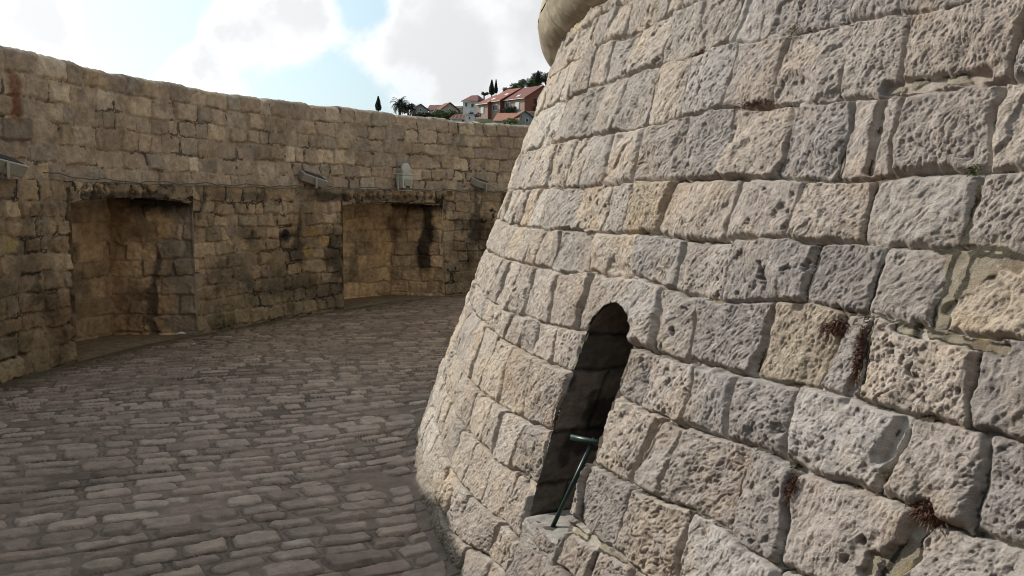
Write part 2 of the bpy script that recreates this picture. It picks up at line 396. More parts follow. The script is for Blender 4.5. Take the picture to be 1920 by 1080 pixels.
    rj = [fill([], -1, 3, rng, .3, .5) for _ in range(7)]
    dd, _, _, jid, *_r = masonry(D, LT, cj, rj, 77, dict(gap=(0, .002), round=(.004, .01), chip=.002))
    je = np.clip(dd / .014, 0, 1)
    nn = fbm(arcl * 14, D * 14, 4, 141)
    off = .006 * (1 - je) - .004 * nn - .002 * fbm(arcl * 60, D * 60, 3, 142)
    inner = np.where(D < 0, .03, 0)
    dirx = np.where(LS < cxm - .05, -1, np.where(LS > cxm + .05, 1, 0)); dirz = np.where(LT > -.53, 1, 0)
    LS2 = LS + dirx * (off + inner); LT2 = LT + dirz * (off + inner) - np.where(LT < -1.28, inner, 0)
    phi = math.radians(195) + LS2 / 8.6; zr = LT2 * CB
    r = R0 - BAT * (zr + EYE) - np.where(D < 0, .05, D)
    r = np.where(D < 0, R0 - BAT * (zr + EYE) - .045, r - .012)
    P2 = np.stack([r * np.cos(phi), r * np.sin(phi), zr + EYE], -1)
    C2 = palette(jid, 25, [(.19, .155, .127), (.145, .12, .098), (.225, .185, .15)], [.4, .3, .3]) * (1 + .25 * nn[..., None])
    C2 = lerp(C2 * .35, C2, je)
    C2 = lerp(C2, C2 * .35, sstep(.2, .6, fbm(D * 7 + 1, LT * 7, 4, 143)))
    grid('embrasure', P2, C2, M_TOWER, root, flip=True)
    # rear of the slit
    s1, t1 = np.meshgrid(np.linspace(.6, 1.35, 60), np.linspace(-1.4, -.3, 90))
    phi = math.radians(195) + s1 / 8.6; zr = t1 * CB; r = R0 - BAT * (zr + EYE) - .85 + .01 * fbm(s1 * 9, t1 * 9, 3, 151)
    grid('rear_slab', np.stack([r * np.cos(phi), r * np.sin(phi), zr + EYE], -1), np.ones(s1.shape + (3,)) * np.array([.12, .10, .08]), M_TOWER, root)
    s9, t9 = np.meshgrid(np.linspace(.832, 1.148, 130), np.linspace(0, 1, 150))
    prof_d = np.interp(t9, [0, .06, .34, .42, 1], [-.03, .004, .014, .006, -.42]); prof_z = np.interp(t9, [0, .06, .34, .42, 1], [-1.395, -1.385, -1.30, -1.283, -1.262])
    ed = np.minimum(s9 - .832, 1.148 - s9); rd = np.sqrt(np.clip(1 - np.clip(1 - ed / .022, 0, 1) ** 2, 0, 1))
    hh9 = .0035 * fbm(s9 * 70, t9 * 40, 4, 171, .65) + .004 * fbm(s9 * 14, t9 * 9, 3, 172)
    ph9 = math.radians(195) + s9 / 8.6; zr9 = prof_z * CB; r9 = R0 - BAT * (zr9 + EYE) + (prof_d + hh9) - .05 * (1 - rd)
    P9 = np.stack([r9 * np.cos(ph9), r9 * np.sin(ph9), zr9 + EYE + .006 * fbm(s9 * 20, t9 * 9, 3, 173) * (t9 > .3) - .02 * (1 - rd) * (t9 > .3)], -1)
    grid('sill', P9, np.ones(s9.shape + (3,)) * np.array([.32, .295, .26]) * (1 + .16 * fbm(s9 * 30, t9 * 12, 4, 174)[..., None]), M_TOWER, root, flip=True)
    # bulk behind the facing
    mb = MB(); n = 96; vs = []
    for (rr, zz) in ((R0 - 1.15, -.3), (R0 - BAT * 2.9 - 1.0, 2.9)):
        vs += [(rr * math.cos(2 * math.pi * j / n), rr * math.sin(2 * math.pi * j / n), zz) for j in range(n)]
    mb.add(vs, [(j, (j + 1) % n, n + (j + 1) % n, n + j) for j in range(n)]); 
    mb.build('core', mat_plain('rubble_core', (.2, .17, .14)), root)
    # rest of the cone round the back, coarse
    S3, T3 = np.meshgrid(np.linspace(6.9, 54.035 - 6.9, 200), np.linspace(-1.8, 1.3, 60))
    hb = -.02 + .02 * fbm(S3 * 3, T3 * 4, 2, 155)
    P3 = cone_pt(S3, T3, hb) - np.array([CX, CY, 0])
    grid('rear_wall', P3, np.ones(S3.shape + (3,)) * np.array([.4, .36, .31]) * (1 + .2 * fbm(S3 * 3, T3 * 4, 3, 156)[..., None]), M_TOWER, root)
    # roll moulding
    rc, zc, rt = R0 - BAT * (1.262 + EYE), 1.262 + EYE, .225
    ph = np.radians(np.concatenate([np.linspace(90, 165, 60), np.linspace(165.4, 200, 420), np.linspace(200.5, 450, 160)]))
    th = np.linspace(-.0, 2 * math.pi, 72)
    PH, TH = np.meshgrid(ph, th)
    sp = 1.12 / rc; ph_j = (PH - math.radians(184.8)) / sp; jj = np.abs(ph_j - np.round(ph_j)) * sp * rc
    gr = np.clip(1 - jj / .010, 0, 1)
    disp = -.010 * gr + .006 * fbm(PH * 30, TH * 1.5, 3, 161) + .0018 * fbm(PH * 400, TH * 14, 3, 162)
    rr = rc + (rt + disp) * np.cos(TH); P4 = np.stack([rr * np.cos(PH), rr * np.sin(PH), zc + (rt + disp) * np.sin(TH)], -1)
    C4 = np.ones(PH.shape + (3,)) * np.array([.37, .31, .225])
    C4 = C4 * (1 + .14 * fbm(PH * 60, TH * 3, 4, 163)[..., None])
    C4 = lerp(C4, np.array([.16, .13, .09]), sstep(.0, .7, fbm(PH * 7, TH * 1.6, 4, 164)) * .75)
    C4 = lerp(C4, np.array([.10, .08, .06]), gr)
    grid('roll_moulding', P4, C4, mat_stone('moulded_stone', .3, 190, .003, .22), root)
    # drum above the moulding
    S5, T5 = np.meshgrid(np.linspace(-27, 27.1, 700), np.linspace(0, 2.6, 130))
    cu = [([-40, 40], [z, z]) for z in np.arange(-.1, 3, .26)]; rw = [fill([], -27, 27, rng, .3, .5) for _ in range(len(cu) - 1)]
    dd, _, _, sd5, *_r = masonry(S5, T5, cu, rw, 88, dict(gap=(.004, .01), round=(.02, .04), chip=.004))
    hh = .02 * np.clip(dd / .04, 0, 1); ph5 = math.radians(195) + S5 / 8.6
    r5 = rc - .02 + hh; P5 = np.stack([r5 * np.cos(ph5), r5 * np.sin(ph5), zc + .1 + T5], -1)
    C5 = palette(sd5, 20, [(.43, .385, .335), (.40, .375, .35), (.46, .41, .34)], [.4, .3, .3])
    grid('upper_drum', P5, C5, M_TOWER, root)
    return root
build_tower()

# ================================================================== OUTER WALL
def cyl(Sw, z, r):
    phi = math.radians(150) - Sw / RW
    return np.stack([CX + r * np.cos(phi), CY + r * np.sin(phi), z], -1)
def s_of(phi): return -math.radians(phi - 150) * RW

N1 = (s_of(169.65), s_of(160.85)); N2 = (s_of(147.62), s_of(137.6))
LEDGE = .165
def arch_top(S):
    t = np.full(S.shape, -9., np.float32)
    for (a, b), e0, cr in ((N1, -.085, .012), (N2, -.115, -.04)):
        x = np.clip((S - a) / (b - a), 0, 1)
        f = np.clip(1 - (2 * x - 1) ** 2, 0, 1) ** .5
        t = np.where((S > a) & (S < b), e0 + (cr - e0) * f, t)
    return t

def wall_rows(zs, lo, hi, rng, w):
    cu = []
    for z in zs:
        xs = np.arange(lo - 1, hi + 1, .7); cu.append((xs, [z + rng.uniform(-.014, .014) for _ in xs]))
    return cu, [fill([], lo, hi, rng, w[0], w[1]) for _ in range(len(zs) - 1)]

STAINS = [  # Sw, z(rel eye), rx, rz, strength, rgb
 (s_of(152.9), -.50, .10, .075, 1.0, (.025, .022, .02)), (s_of(151.9), -.70, .16, .2, .75, (.05, .04, .03)),
 (s_of(150.6), -.62, .22, .12, .5, (.06, .05, .035)), (s_of(148.3), -.75, .2, .35, .75, (.05, .042, .03)), (s_of(148.0), -1.05, .15, .4, .6, (.05, .042, .03)),
 (s_of(134.2), -.52, .22, .22, .9, (.035, .03, .024)), (s_of(133.0), -.66, .2, .4, .7, (.07, .045, .028)), (s_of(135.2), -.9, .3, .3, .5, (.06, .05, .035)),
 (s_of(158.0), -.95, .4, .2, .5, (.07, .06, .035)), (s_of(153.5), -1.15, .9, .14, .5, (.05, .045, .03)), (s_of(150), -1.3, 1.2, .13, .5, (.05, .045, .03)),
 (s_of(172.3), .93, .10, .2, .8, (.17, .07, .035)), (s_of(166), .03, .8, .05, .7, (.04, .033, .025)), (s_of(148.6), .06, .5, .06, .8, (.035, .03, .022)),
 (s_of(143), .04, 1.0, .05, .6, (.04, .033, .025)), (s_of(157), .05, .8, .05, .45, (.05, .04, .03)), (s_of(170.6), -1.2, .25, .3, .55, (.12, .07, .035)),
 (s_of(176), -.3, .5, .12, .4, (.08, .065, .04)), (s_of(172.4), -.55, .14, .3, .4, (.06, .05, .03)), (s_of(171), -.95, .12, .25, .5, (.06, .05, .035)),
 (s_of(156.6), -.42, .2, .1, .5, (.05, .045, .04)), (s_of(175), -1.0, .4, .4, .35, (.1, .09, .05)), (s_of(128), .9, 1.2, .3, .25, (.12, .09, .06)),
 (s_of(150.4), -.47, .13, .07, -1, (.30, .20, .09)), (s_of(149.2), -.60, .12, .08, -1, (.36, .25, .12)), (s_of(150.8), -.72, .1, .08, -1, (.30, .22, .10)),
 (s_of(152.3), -.34, .1, .06, -1, (.30, .2, .10)), (s_of(173.4), -.42, .14, .08, -1, (.33, .26, .12)), (s_of(175.3), -.62, .12, .1, -1, (.32, .25, .12))]

WPAL = [(.345, .275, .205), (.30, .245, .19), (.395, .32, .235), (.29, .25, .20), (.46, .385, .295), (.345, .27, .185)]
WWT = [.30, .22, .16, .14, .10, .08]

def wall_colour(S, Z, sid, e, mort, n1, low):
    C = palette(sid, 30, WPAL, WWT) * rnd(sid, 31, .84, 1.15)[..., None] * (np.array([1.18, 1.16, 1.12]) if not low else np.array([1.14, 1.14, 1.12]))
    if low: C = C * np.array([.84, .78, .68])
    bl = fbm(S * 1.7, Z * 1.7, 4, 221)
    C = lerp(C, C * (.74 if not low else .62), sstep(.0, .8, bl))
    C = C * (1 + .16 * n1[..., None])
    MC = (np.array([.345, .275, .205]) if not low else np.array([.24, .19, .135])) * (1 + .3 * fbm(S * 9, Z * 9, 4, 225)[..., None])
    C = lerp(C, MC, mort)
    if low:
        C = lerp(C, np.array([.05, .045, .03]), sstep(.15, .7, fbm(S * 4, Z * 3, 5, 231, .62)) * .75)
        C = lerp(C, np.array([.30, .22, .125]), sstep(.2, .65, fbm(S * 2.2 + 7, Z * 2.2, 4, 233)) * .5)
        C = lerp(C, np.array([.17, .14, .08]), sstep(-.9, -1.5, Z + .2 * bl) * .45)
    for (s0, z0, rx, rz, k, rgb) in STAINS:
        dd = np.hypot((S - s0) / rx, (Z - z0) / rz) + .45 * fbm(S * 5, Z * 5, 3, 241)
        C = lerp(C, np.array(rgb) * (1 + .2 * n1[..., None]), sstep(1.35, .55, dd) * abs(k))
    return C

def relief(S, Z, cu, rows, seed, p):
    d, u, v, sid, dl, dr, db, dt = masonry(S, Z, cu, rows, seed, p)
    e = np.clip(d / rnd(sid, 4, .010, .030), 0, 1)
    n1 = fbm(S * 22, Z * 22, 4, seed + 50, .6); rim = None
    h = -.03 + rnd(sid, 5, .010, .042) * (1 - (1 - e) ** 2) + rnd(sid, 6, -.06, .06) * u + rnd(sid, 7, -.06, .06) * v + .008 * n1 * e
    h += .012 * fbm(S * 6, Z * 6, 3, seed + 55) * e
    er = sstep(.2, .7, fbm(S * 3, Z * 3, 4, seed + 57)); h -= er * .018 * np.maximum(fbm(S * 15, Z * 15, 3, seed + 58), -.2)
    m = -.016 + .012 * fbm(S * 2.5, Z * 2.5, 3, seed + 60) + .004 * fbm(S * 25, Z * 25, 3, seed + 61)
    crack = sstep(.05, .42, fbm(S * 5, Z * 5, 3, seed + 62)); m = m - .045 * crack
    mort = sstep(-.004, .004, m - h); mb_ = mort > .5; h = smax(m, h, .006)
    rim = mb_ & (d > -.007) & (d < .02) & (fbm(S * 3, Z * 3, 3, seed + 66) > .12); crack = np.where(rim, 1.0, crack)
    return h, sid, e, mort, n1, crack

def wall_S(q):
    S = np.concatenate([np.arange(s_of(236), s_of(185), .06), np.arange(s_of(185), s_of(157), .0075 / q), np.arange(s_of(157), s_of(124), .0105 / q), np.arange(s_of(124), s_of(70), .06)])
    return np.unique(np.concatenate([S, N1, N2]))

def build_wall():
    root = empty('outer_wall', (CX, CY, 0))
    tag(root, 'curved rampart wall of weathered brown rubble stone with two shallow arched recesses', 'wall')
    O = np.array([CX, CY, 0]); rng = random.Random(5); q = QUAL
    S1 = wall_S(q)
    lo, hi = float(S1[0]), float(S1[-1])
    # lower part
    zs = [-1.85, -1.62, -1.42, -1.24, -1.06, -.87, -.69, -.52, -.35, -.19, -.02, LEDGE + .02]
    cu, rows = wall_rows(zs, lo, hi, rng, (.14, .38))
    Z = np.concatenate([np.arange(-1.8, LEDGE, .0085 / q), [LEDGE]])
    S, Zg = np.meshgrid(S1.astype(np.float32), Z.astype(np.float32))
    h, sid, e, mort, n1, crack = relief(S, Zg, cu, rows, 300, dict(gap=(.0, .012), round=(.015, .045), chip=.009, warp=1.7))
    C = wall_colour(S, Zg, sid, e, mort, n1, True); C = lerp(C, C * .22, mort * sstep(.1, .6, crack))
    at = arch_top(S); near = sstep(.22, .0, np.abs(Zg - at - .09)) * (at > -5)
    h = h - near * .02 * (fbm(S * 16, Zg * 16, 3, 411) > .25); C = lerp(C, C * .3, near * sstep(.3, .55, fbm(S * 16, Zg * 16, 3, 411)))
    r = RW - h + .012 * np.sin(S * .9) - .03 * sstep(-1.2, -1.62, Zg)
    P = cyl(S, Zg + EYE, r) - O
    # ledge and a bit of the top of it
    Pl = cyl(S[-1:], Zg[-1:] + EYE + .006, RW + .03 + 0 * h[-1:]) - O; Pl2 = cyl(S[-1:], Zg[-1:] + EYE + .008, RW + .25 + 0 * h[-1:]) - O
    P = np.concatenate([P, Pl, Pl2]); C = np.concatenate([C, C[-1:], C[-1:]])
    Sf = (S[:1, :-1] + S[:1, 1:]) / 2; Zf = (Zg[:-1, :1] + Zg[1:, :1]) / 2
    SF, ZF = np.meshgrid(Sf[0], Zf[:, 0]); keep = ~(ZF < arch_top(SF) + .008 * fbm(SF * 12, ZF * 0, 3, 401))
    keep = np.concatenate([keep, np.ones((2, keep.shape[1]), bool)])
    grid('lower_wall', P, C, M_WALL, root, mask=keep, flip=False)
    # parapet
    zs = [.14, .34, .53, .75, .94, 1.15, 1.42]
    cu, rows = wall_rows(zs, lo, hi, rng, (.17, .44))
    Z = np.arange(.15, 1.385, .0095 / q)
    S, Zg = np.meshgrid(S1.astype(np.float32), Z.astype(np.float32))
    top = 1.345 + .04 * sstep(s_of(156), s_of(147), S) + .32 * sstep(s_of(177.0), s_of(181), S) + .01 * vn(S * .8, S * 0, 7)  # unseen left stretch raised to lengthen its shadow on lane and tower foot
    h, sid, e, mort, n1, crack = relief(S, Zg, cu, rows, 500, dict(gap=(.0, .009), round=(.012, .04), chip=.008, warp=1.5))
    C = wall_colour(S, Zg, sid, e, mort, n1, False); C = lerp(C, C * .3, mort * sstep(.1, .6, crack))
    zc = Zg * (top / 1.375)
    # coping stones have their own heights and rounded lips
    hc = rnd(sid, 44, -.020, .010) - .018 * (1 - e)
    lip = sstep(1.15, 1.38, Zg)
    zc = zc + lip * (hc + .006 * n1)
    lip2 = sstep(1.33, 1.38, Zg)
    r = RW + .05 - h + .05 * lip2 * lip2 + .012 * np.sin(S * .9)
    dldr = np.zeros_like(S)
    P = cyl(S, zc + EYE, r) - O
    rr = r[-1]; zz = zc[-1] + EYE; nb = fbm(S1 * 6, S1 * 0, 3, 77)
    ex = []; C2 = []
    for k, (dr_, dz) in enumerate(((.03, .012), (.1, .018), (.3, .02), (.7, .012), (1.6, .0), (1.72, -.05), (1.75, -.4), (1.8, -3.5))):
        ex.append(cyl(S1, zz + dz + .006 * fbm(S1 * 9, S1 * 0 + k, 3, 78), rr + dr_ + 0 * nb) - O); C2.append(C[-1] * .8)
    P = np.concatenate([P, np.array(ex)]); C = np.concatenate([C, np.array(C2)])
    grid('parapet', P, C, M_WALL, root, flip=False)
    # recesses: tint brightens rear face and far jamb, replacing light the vault blocks
    for k, (a, b) in enumerate((N1, N2)):
        rec = []
        D = .85; rng2 = random.Random(40 + k)
        def patch(name, U, V, pos, seed, zz, tint, extra=None, hs=1.0):
            cu, rows = wall_rows(zz, float(U.min()) - 1, float(U.max()) + 1, rng2, (.18, .42))
            Ug, Vg = np.meshgrid(U.astype(np.float32), V.astype(np.float32))
            h, sid, e, mort, n1, crack = relief(Ug, Vg, cu, rows, seed, dict(gap=(.0, .008), round=(.01, .035), chip=.007, warp=1.6))
            C = palette(sid, 30, WPAL, WWT) * rnd(sid, 31, .85, 1.12)[..., None] * np.array(tint) * (1 + .25 * n1[..., None])
            C = lerp(C, C * .8, mort); C = lerp(C, C * .55, sstep(.0, .8, fbm(Ug * 2.6, Vg * 2.6, 5, seed + 5)))
            h = h * hs
            if extra: h, C = extra(Ug, Vg, h, C)
            return Ug, Vg, h, C
        zz = [-1.9, -1.6, -1.38, -1.15, -.92, -.72, -.5, -.28, -.08, .1]
        # rear face
        def ex_back(U, V, h, C):
            if k == 1:
                lf = sstep(a + .60, a + .57, U); up = 1 - (1 - sstep(-.62, -.66, V)) * lf; h = h - .10 * (1 - up)
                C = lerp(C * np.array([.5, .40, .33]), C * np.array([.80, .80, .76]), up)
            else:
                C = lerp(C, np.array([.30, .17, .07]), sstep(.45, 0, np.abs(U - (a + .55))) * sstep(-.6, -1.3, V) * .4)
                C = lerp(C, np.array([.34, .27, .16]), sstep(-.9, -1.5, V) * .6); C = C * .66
            return h, C
        U, V, h, C = patch('back', np.arange(a - .1, b + .1, .012), np.arange(-1.75, .12, .012), None, 600 + k, zz, (1.6, 1.4, 1.15), ex_back)
        po = cyl(U, V + EYE, RW + D - h) - O
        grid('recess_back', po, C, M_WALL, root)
        # far jamb, facing the viewer
        def ex_jamb(U, V, h, C):
            if k == 0:
                # old conduit scar running down the jamb
                xc = np.interp(V, [-1.6, -1.4, -1.1, -.85, -.62], [.47, .50, .48, .40, .385]); w = np.interp(V, [-1.6, -1.1, -.85, -.62], [.045, .06, .04, .025])
                sc = sstep(1.5, .5, np.abs(U - xc) / w + .5 * fbm(U * 14, V * 14, 3, 8)) * sstep(-.60, -.66, V)
                C = lerp(C, np.array([.10, .075, .055]), sc * .85); h = h - .012 * sc
                C = lerp(C, np.array([.21, .20, .18]), sstep(.32, .26, U + .05 * np.sign(np.sin(V * 14))) * .5)
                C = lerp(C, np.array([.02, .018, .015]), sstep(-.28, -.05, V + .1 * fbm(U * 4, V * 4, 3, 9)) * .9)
                C = lerp(C, np.array([.30, .16, .07]), sstep(.25, 0, np.abs(U - .85)) * .5)
            else:
                st = sstep(1.2, .5, np.abs(U - .30 - .05 * np.sin(V * 5)) / .13 + .5 * fbm(U * 4, V * 4, 3, 19)) * sstep(-1.3, -1.1, V)
                C = lerp(C, np.array([.03, .024, .018]), st * .9)
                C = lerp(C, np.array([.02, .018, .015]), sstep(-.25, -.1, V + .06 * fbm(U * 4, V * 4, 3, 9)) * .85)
                C = lerp(C, np.array([.12, .055, .03]), sstep(1.3, .4, np.hypot((U - .83) / .08, (V + .55) / .2)) * .6)
            return h, C
        U, V, h, C = patch('jamb', np.arange(0, D + .05, .011), np.arange(-1.75, .12, .011), None, 620 + k, zz, (1.65, 1.46, 1.18), ex_jamb)
        Uo = U - .012
        Cj = cyl(b + h * 0 - .002 - .45 * np.clip(U, 0, 9) + np.minimum(-h - .0, .05) * np.where(U < .03, 0, 1) * 1.0, V + EYE, RW + Uo - .012 - .035 * sstep(-1.1, -1.6, V) * sstep(.1, 0, U)) - O
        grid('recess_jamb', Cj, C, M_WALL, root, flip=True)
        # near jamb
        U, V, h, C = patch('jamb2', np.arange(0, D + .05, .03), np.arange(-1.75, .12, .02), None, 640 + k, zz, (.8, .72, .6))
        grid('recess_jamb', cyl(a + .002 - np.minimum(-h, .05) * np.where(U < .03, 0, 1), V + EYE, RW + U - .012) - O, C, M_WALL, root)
        # vault
        su = np.linspace(a, b, 160); dv = np.concatenate([[-.012], np.linspace(0, D + .05, 90)])
        SU, DV = np.meshgrid(su.astype(np.float32), dv.astype(np.float32))
        zt = arch_top(np.clip(SU, a + 1e-3, b - 1e-3)) - .012 * (DV > .02) * 0 + .015 * fbm(SU * 9, DV * 9, 4, 660 + k) * (DV > .02) + EYE + .012
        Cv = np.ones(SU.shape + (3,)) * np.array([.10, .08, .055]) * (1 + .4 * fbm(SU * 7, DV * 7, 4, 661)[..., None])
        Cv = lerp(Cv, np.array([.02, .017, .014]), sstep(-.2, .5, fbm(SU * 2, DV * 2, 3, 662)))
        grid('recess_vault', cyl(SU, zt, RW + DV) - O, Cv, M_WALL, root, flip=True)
    return root
build_wall()

# ================================================================== LANE
def build_lane():
    q = QUAL
    phs = [math.radians(236)]
    while phs[-1] > math.radians(95):
        ph = phs[-1]; x, y = CX + 10.5 * math.cos(ph), CY + 10.5 * math.sin(ph)
        d2 = x * x + y * y
        st = min(max(d2 * .00030 / q, .0040 / q), .05) if y > 2.7 else .03
        phs.append(ph - st / 10.5)
    phs = np.array(phs); rs = np.concatenate([np.arange(8.75, 12.9, .0054 / q), np.arange(12.92, 14.0, .03)])
    R, PH = np.meshgrid(rs, phs)
    X = CX + R * np.cos(PH); Y = CY + R * np.sin(PH)
    piv = np.array([25.4, 18.6])
    dx, dy = X - piv[0], Y - piv[1]
    Sg = np.hypot(dx, dy); ang = np.arctan2(dy, dx) % (2 * math.pi)
    Tg = (math.radians(208) - ang) * 31.0
    Tg = Tg + .10 * fbm(X * .35, Y * .35, 2, 701)
    Sg = (Sg).astype(np.float32); Tg = Tg.astype(np.float32)
    rng = random.Random(8)
    ts = [float(Tg.min()) - .2]
    while ts[-1] < Tg.max() + .3: ts.append(ts[-1] + rng.uniform(.12, .18))
    xs = np.arange(15, 46, .9); cu = [(xs, [t + rng.uniform(-.018, .018) for _ in xs]) for t in ts]
    rows = [fill([], 14, 46, rng, .16, .35) for _ in range(len(ts) - 1)]
    d, u, v, sid, dl, dr, db, dt = masonry(Sg, Tg, cu, rows, 700, dict(gap=(.006, .019), round=(.025, .055), chip=.006, warp=1.0, oct=2))
    lost = (rnd(sid, 50) > .95) | (R < 8.985 + .05 * fbm(X * 2, Y * 2, 2, 703)) | (R > 12.62 + .12 * fbm(X * 2, Y * 2, 2, 704))
    e = np.clip(d / .022, 0, 1); n1 = fbm(X * 20, Y * 20, 4, 711, .6)
    h = -.030 + rnd(sid, 5, .027, .040) * (1 - (1 - e) ** 2) + .0022 * n1 * e + rnd(sid, 6, -.04, .04) * v + rnd(sid, 7, -.015, .015) * u
    h -= e * .010 * np.maximum(fbm(X * 9, Y * 9, 4, 713, .6) - .1, 0)
    h = np.where(lost, -.03, h)
    m = -.009 + .004 * fbm(X * 1.6, Y * 1.6, 3, 715) + .0018 * fbm(X * 12, Y * 12, 2, 717)
    cr = sstep(.12, .4, fbm(Sg * 2.4, Tg * 6, 3, 719)) * (np.minimum(db, dt) < .009); m = m - .02 * cr
    mort = m > h; mf = sstep(-.005, .005, m - h); h = smax(m, h, .007)
    und = .02 * fbm(X * .5, Y * .5, 2, 721)
    Z = h + und + .015 * sstep(9.08, 8.92, R) - .02 * sstep(12.6, 12.85, R)
    C = palette(sid, 52, [(.335, .285, .245), (.30, .255, .22), (.36, .312, .27), (.275, .23, .198), (.43, .38, .335), (.305, .25, .215)], [.30, .27, .18, .16, .03, .06])
    C = C * rnd(sid, 53, .82, 1.15)[..., None] * (1 + .13 * n1[..., None])
    C = lerp(C, C * .8, sstep(0, .7, fbm(X * 2.2, Y * 2.2, 4, 723)))
    MC = np.array([.205, .172, .146]) * (1 + .16 * fbm(X * 6, Y * 6, 5, 725)[..., None])
    MC = lerp(MC, MC * .75, sstep(.1, .6, fbm(X * 1.3, Y * 1.3, 4, 727)))
    C = lerp(C, MC, mf)
    C = np.where((mort & (cr > .4))[..., None], C * .6, C)
    rim = mf * sstep(-.012, -.002, d) * sstep(-.4, .1, fbm(X * 3, Y * 3, 3, 718)) * (~lost); C = lerp(C, C * .68, rim)
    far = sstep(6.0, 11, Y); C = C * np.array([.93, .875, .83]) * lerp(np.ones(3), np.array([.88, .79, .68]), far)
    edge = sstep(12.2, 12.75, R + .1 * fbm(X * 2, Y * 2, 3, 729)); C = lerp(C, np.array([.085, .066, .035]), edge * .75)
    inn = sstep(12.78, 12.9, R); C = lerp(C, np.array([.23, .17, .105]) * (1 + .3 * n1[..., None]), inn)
    P = np.stack([X, Y, Z], -1)
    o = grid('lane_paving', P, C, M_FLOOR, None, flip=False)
    tag(o, kind='structure')
build_lane()

# ------------------------------------------------------------------ pixel ray helpers for far things
c_, s_ = math.cos(PITCH), math.sin(PITCH)
def ray(u, v):
    x = (u - 960) / F; y = -(v - 540) / F
    x, y = x * math.cos(ROLL) - y * math.sin(ROLL), x * math.sin(ROLL) + y * math.cos(ROLL)
    return Vector((x, c_ - y * s_, s_ + y * c_))
def at(u, v, Y):
    d = ray(u, v); return Vector((0, 0, EYE)) + d * (Y / d.y)

# ================================================================== RAIL IN THE SLIT
def lane_phi(phi, r, z): return Vector((CX + r * math.cos(math.radians(phi)), CY + r * math.sin(math.radians(phi)), z))
MG = mat_plain('green_paint', (.022, .042, .036), .34, .45, 60)
rail = empty('handrail', (.2, 3.15, .4)); tag(rail, 'dark green metal handrail leaning inside the arched slit of the tower', 'handrail')
rl = Vector((.2, 3.15, .4))
mb = MB(); mb.tube([Vector((.148, 3.175, .375)) - rl, Vector((.305, 3.16, .735)) - rl], .0085, 12); mb.build('post', MG, rail, smooth=True)
mb = MB(); mb.tube([Vector((.222, 3.19, .732)) - rl, Vector((.36, 3.12, .722)) - rl], .0108, 14); mb.build('top_bar', MG, rail, smooth=True)

# ================================================================== FLOODLIGHTS ON THE LEDGE
MH = mat_plain('weathered_grey_metal', (.30, .285, .24), .6, .35, 40)
MGL = mat_plain('lamp_glass', (.28, .29, .29), .25, .3, 14)
MDK = mat_plain('dark_metal', (.045, .04, .035), .6, .3, 40)
MPL = mat_plain('pale_enamel', (.45, .46, .41), .45, .15, 20)
def wedge_light(phi, L, label, tilt, dyaw=0):
    p = lane_phi(phi, RW - .02, LEDGE + EYE + .005)
    rz = math.radians(phi) - math.pi / 2 + math.radians(dyaw)   # local +y points outward from the tower, +x toward the left of the picture
    t = empty('floodlight', p, rz); tag(t, label, 'floodlight', 'floodlights on the wall ledge')
    Mx = Matrix.Rotation(-tilt, 3, 'Y') @ Matrix.Rotation(math.radians(22), 3, 'X')
    b = MB()
    # tapered body
    l, w, h1, h2 = L / 2, .11, .055, .10
    vs = [(-l, -w * .8, -h1), (l, -w * .8, -h2 * .6), (l, w * .8, -h2 * .6), (-l, w * .8, -h1), (-l, -w, h1), (l, -w, h1), (l, w, h1), (-l, w, h1)]
    vs = [Mx @ Vector(v) + Vector((0, 0, .13)) for v in vs]
    b.add(vs, [(3, 2, 1, 0), (4, 5, 6, 7), (0, 1, 5, 4), (1, 2, 6, 5), (2, 3, 7, 6), (3, 0, 4, 7)])
    hs = b.build('housing', MH, t, bevel=.012)
    b = MB(); b.box(Mx @ Vector((0, 0, .058)) + Vector((0, 0, .13)), (L * .98, .225, .012), Mx); fr = b.build('rim', MPL, t, bevel=.003)
    b = MB(); b.box(Mx @ Vector((0, 0, .068)) + Vector((0, 0, .13)), (L * .82, .17, .006), Mx); b.build('glass', MDK, t)
    b = MB()
    for sy in (-1, 1): b.box((0, sy * .125, .07), (.03, .008, .15))
    b.box((0, 0, .004), (.03, .258, .008)); b.build('bracket', MH, t)
    b = MB(); b.tube([Mx @ Vector((l + .012, .02, .0)) + Vector((0, 0, .13)), Mx @ Vector((l - .03, .02, .0)) + Vector((0, 0, .13))], .028, 10)
    b.tube([Mx @ Vector((l + .01, -.04, -.02)) + Vector((0, 0, .13)), Mx @ Vector((l - .03, -.04, -.02)) + Vector((0, 0, .13))], .02, 10)
    b.build('cable_gland', MDK, t)
    return t
wedge_light(150.5, .40, 'flat grey floodlight on the wall ledge between the two arched recesses', math.radians(-16), -18)
wedge_light(133.7, .36, 'small grey floodlight on the wall ledge nearest the tower', math.radians(-8), 12)
wedge_light(174.1, .46, 'grey floodlight cut by the left edge of the photo, on the wall ledge', math.radians(-10), -12)
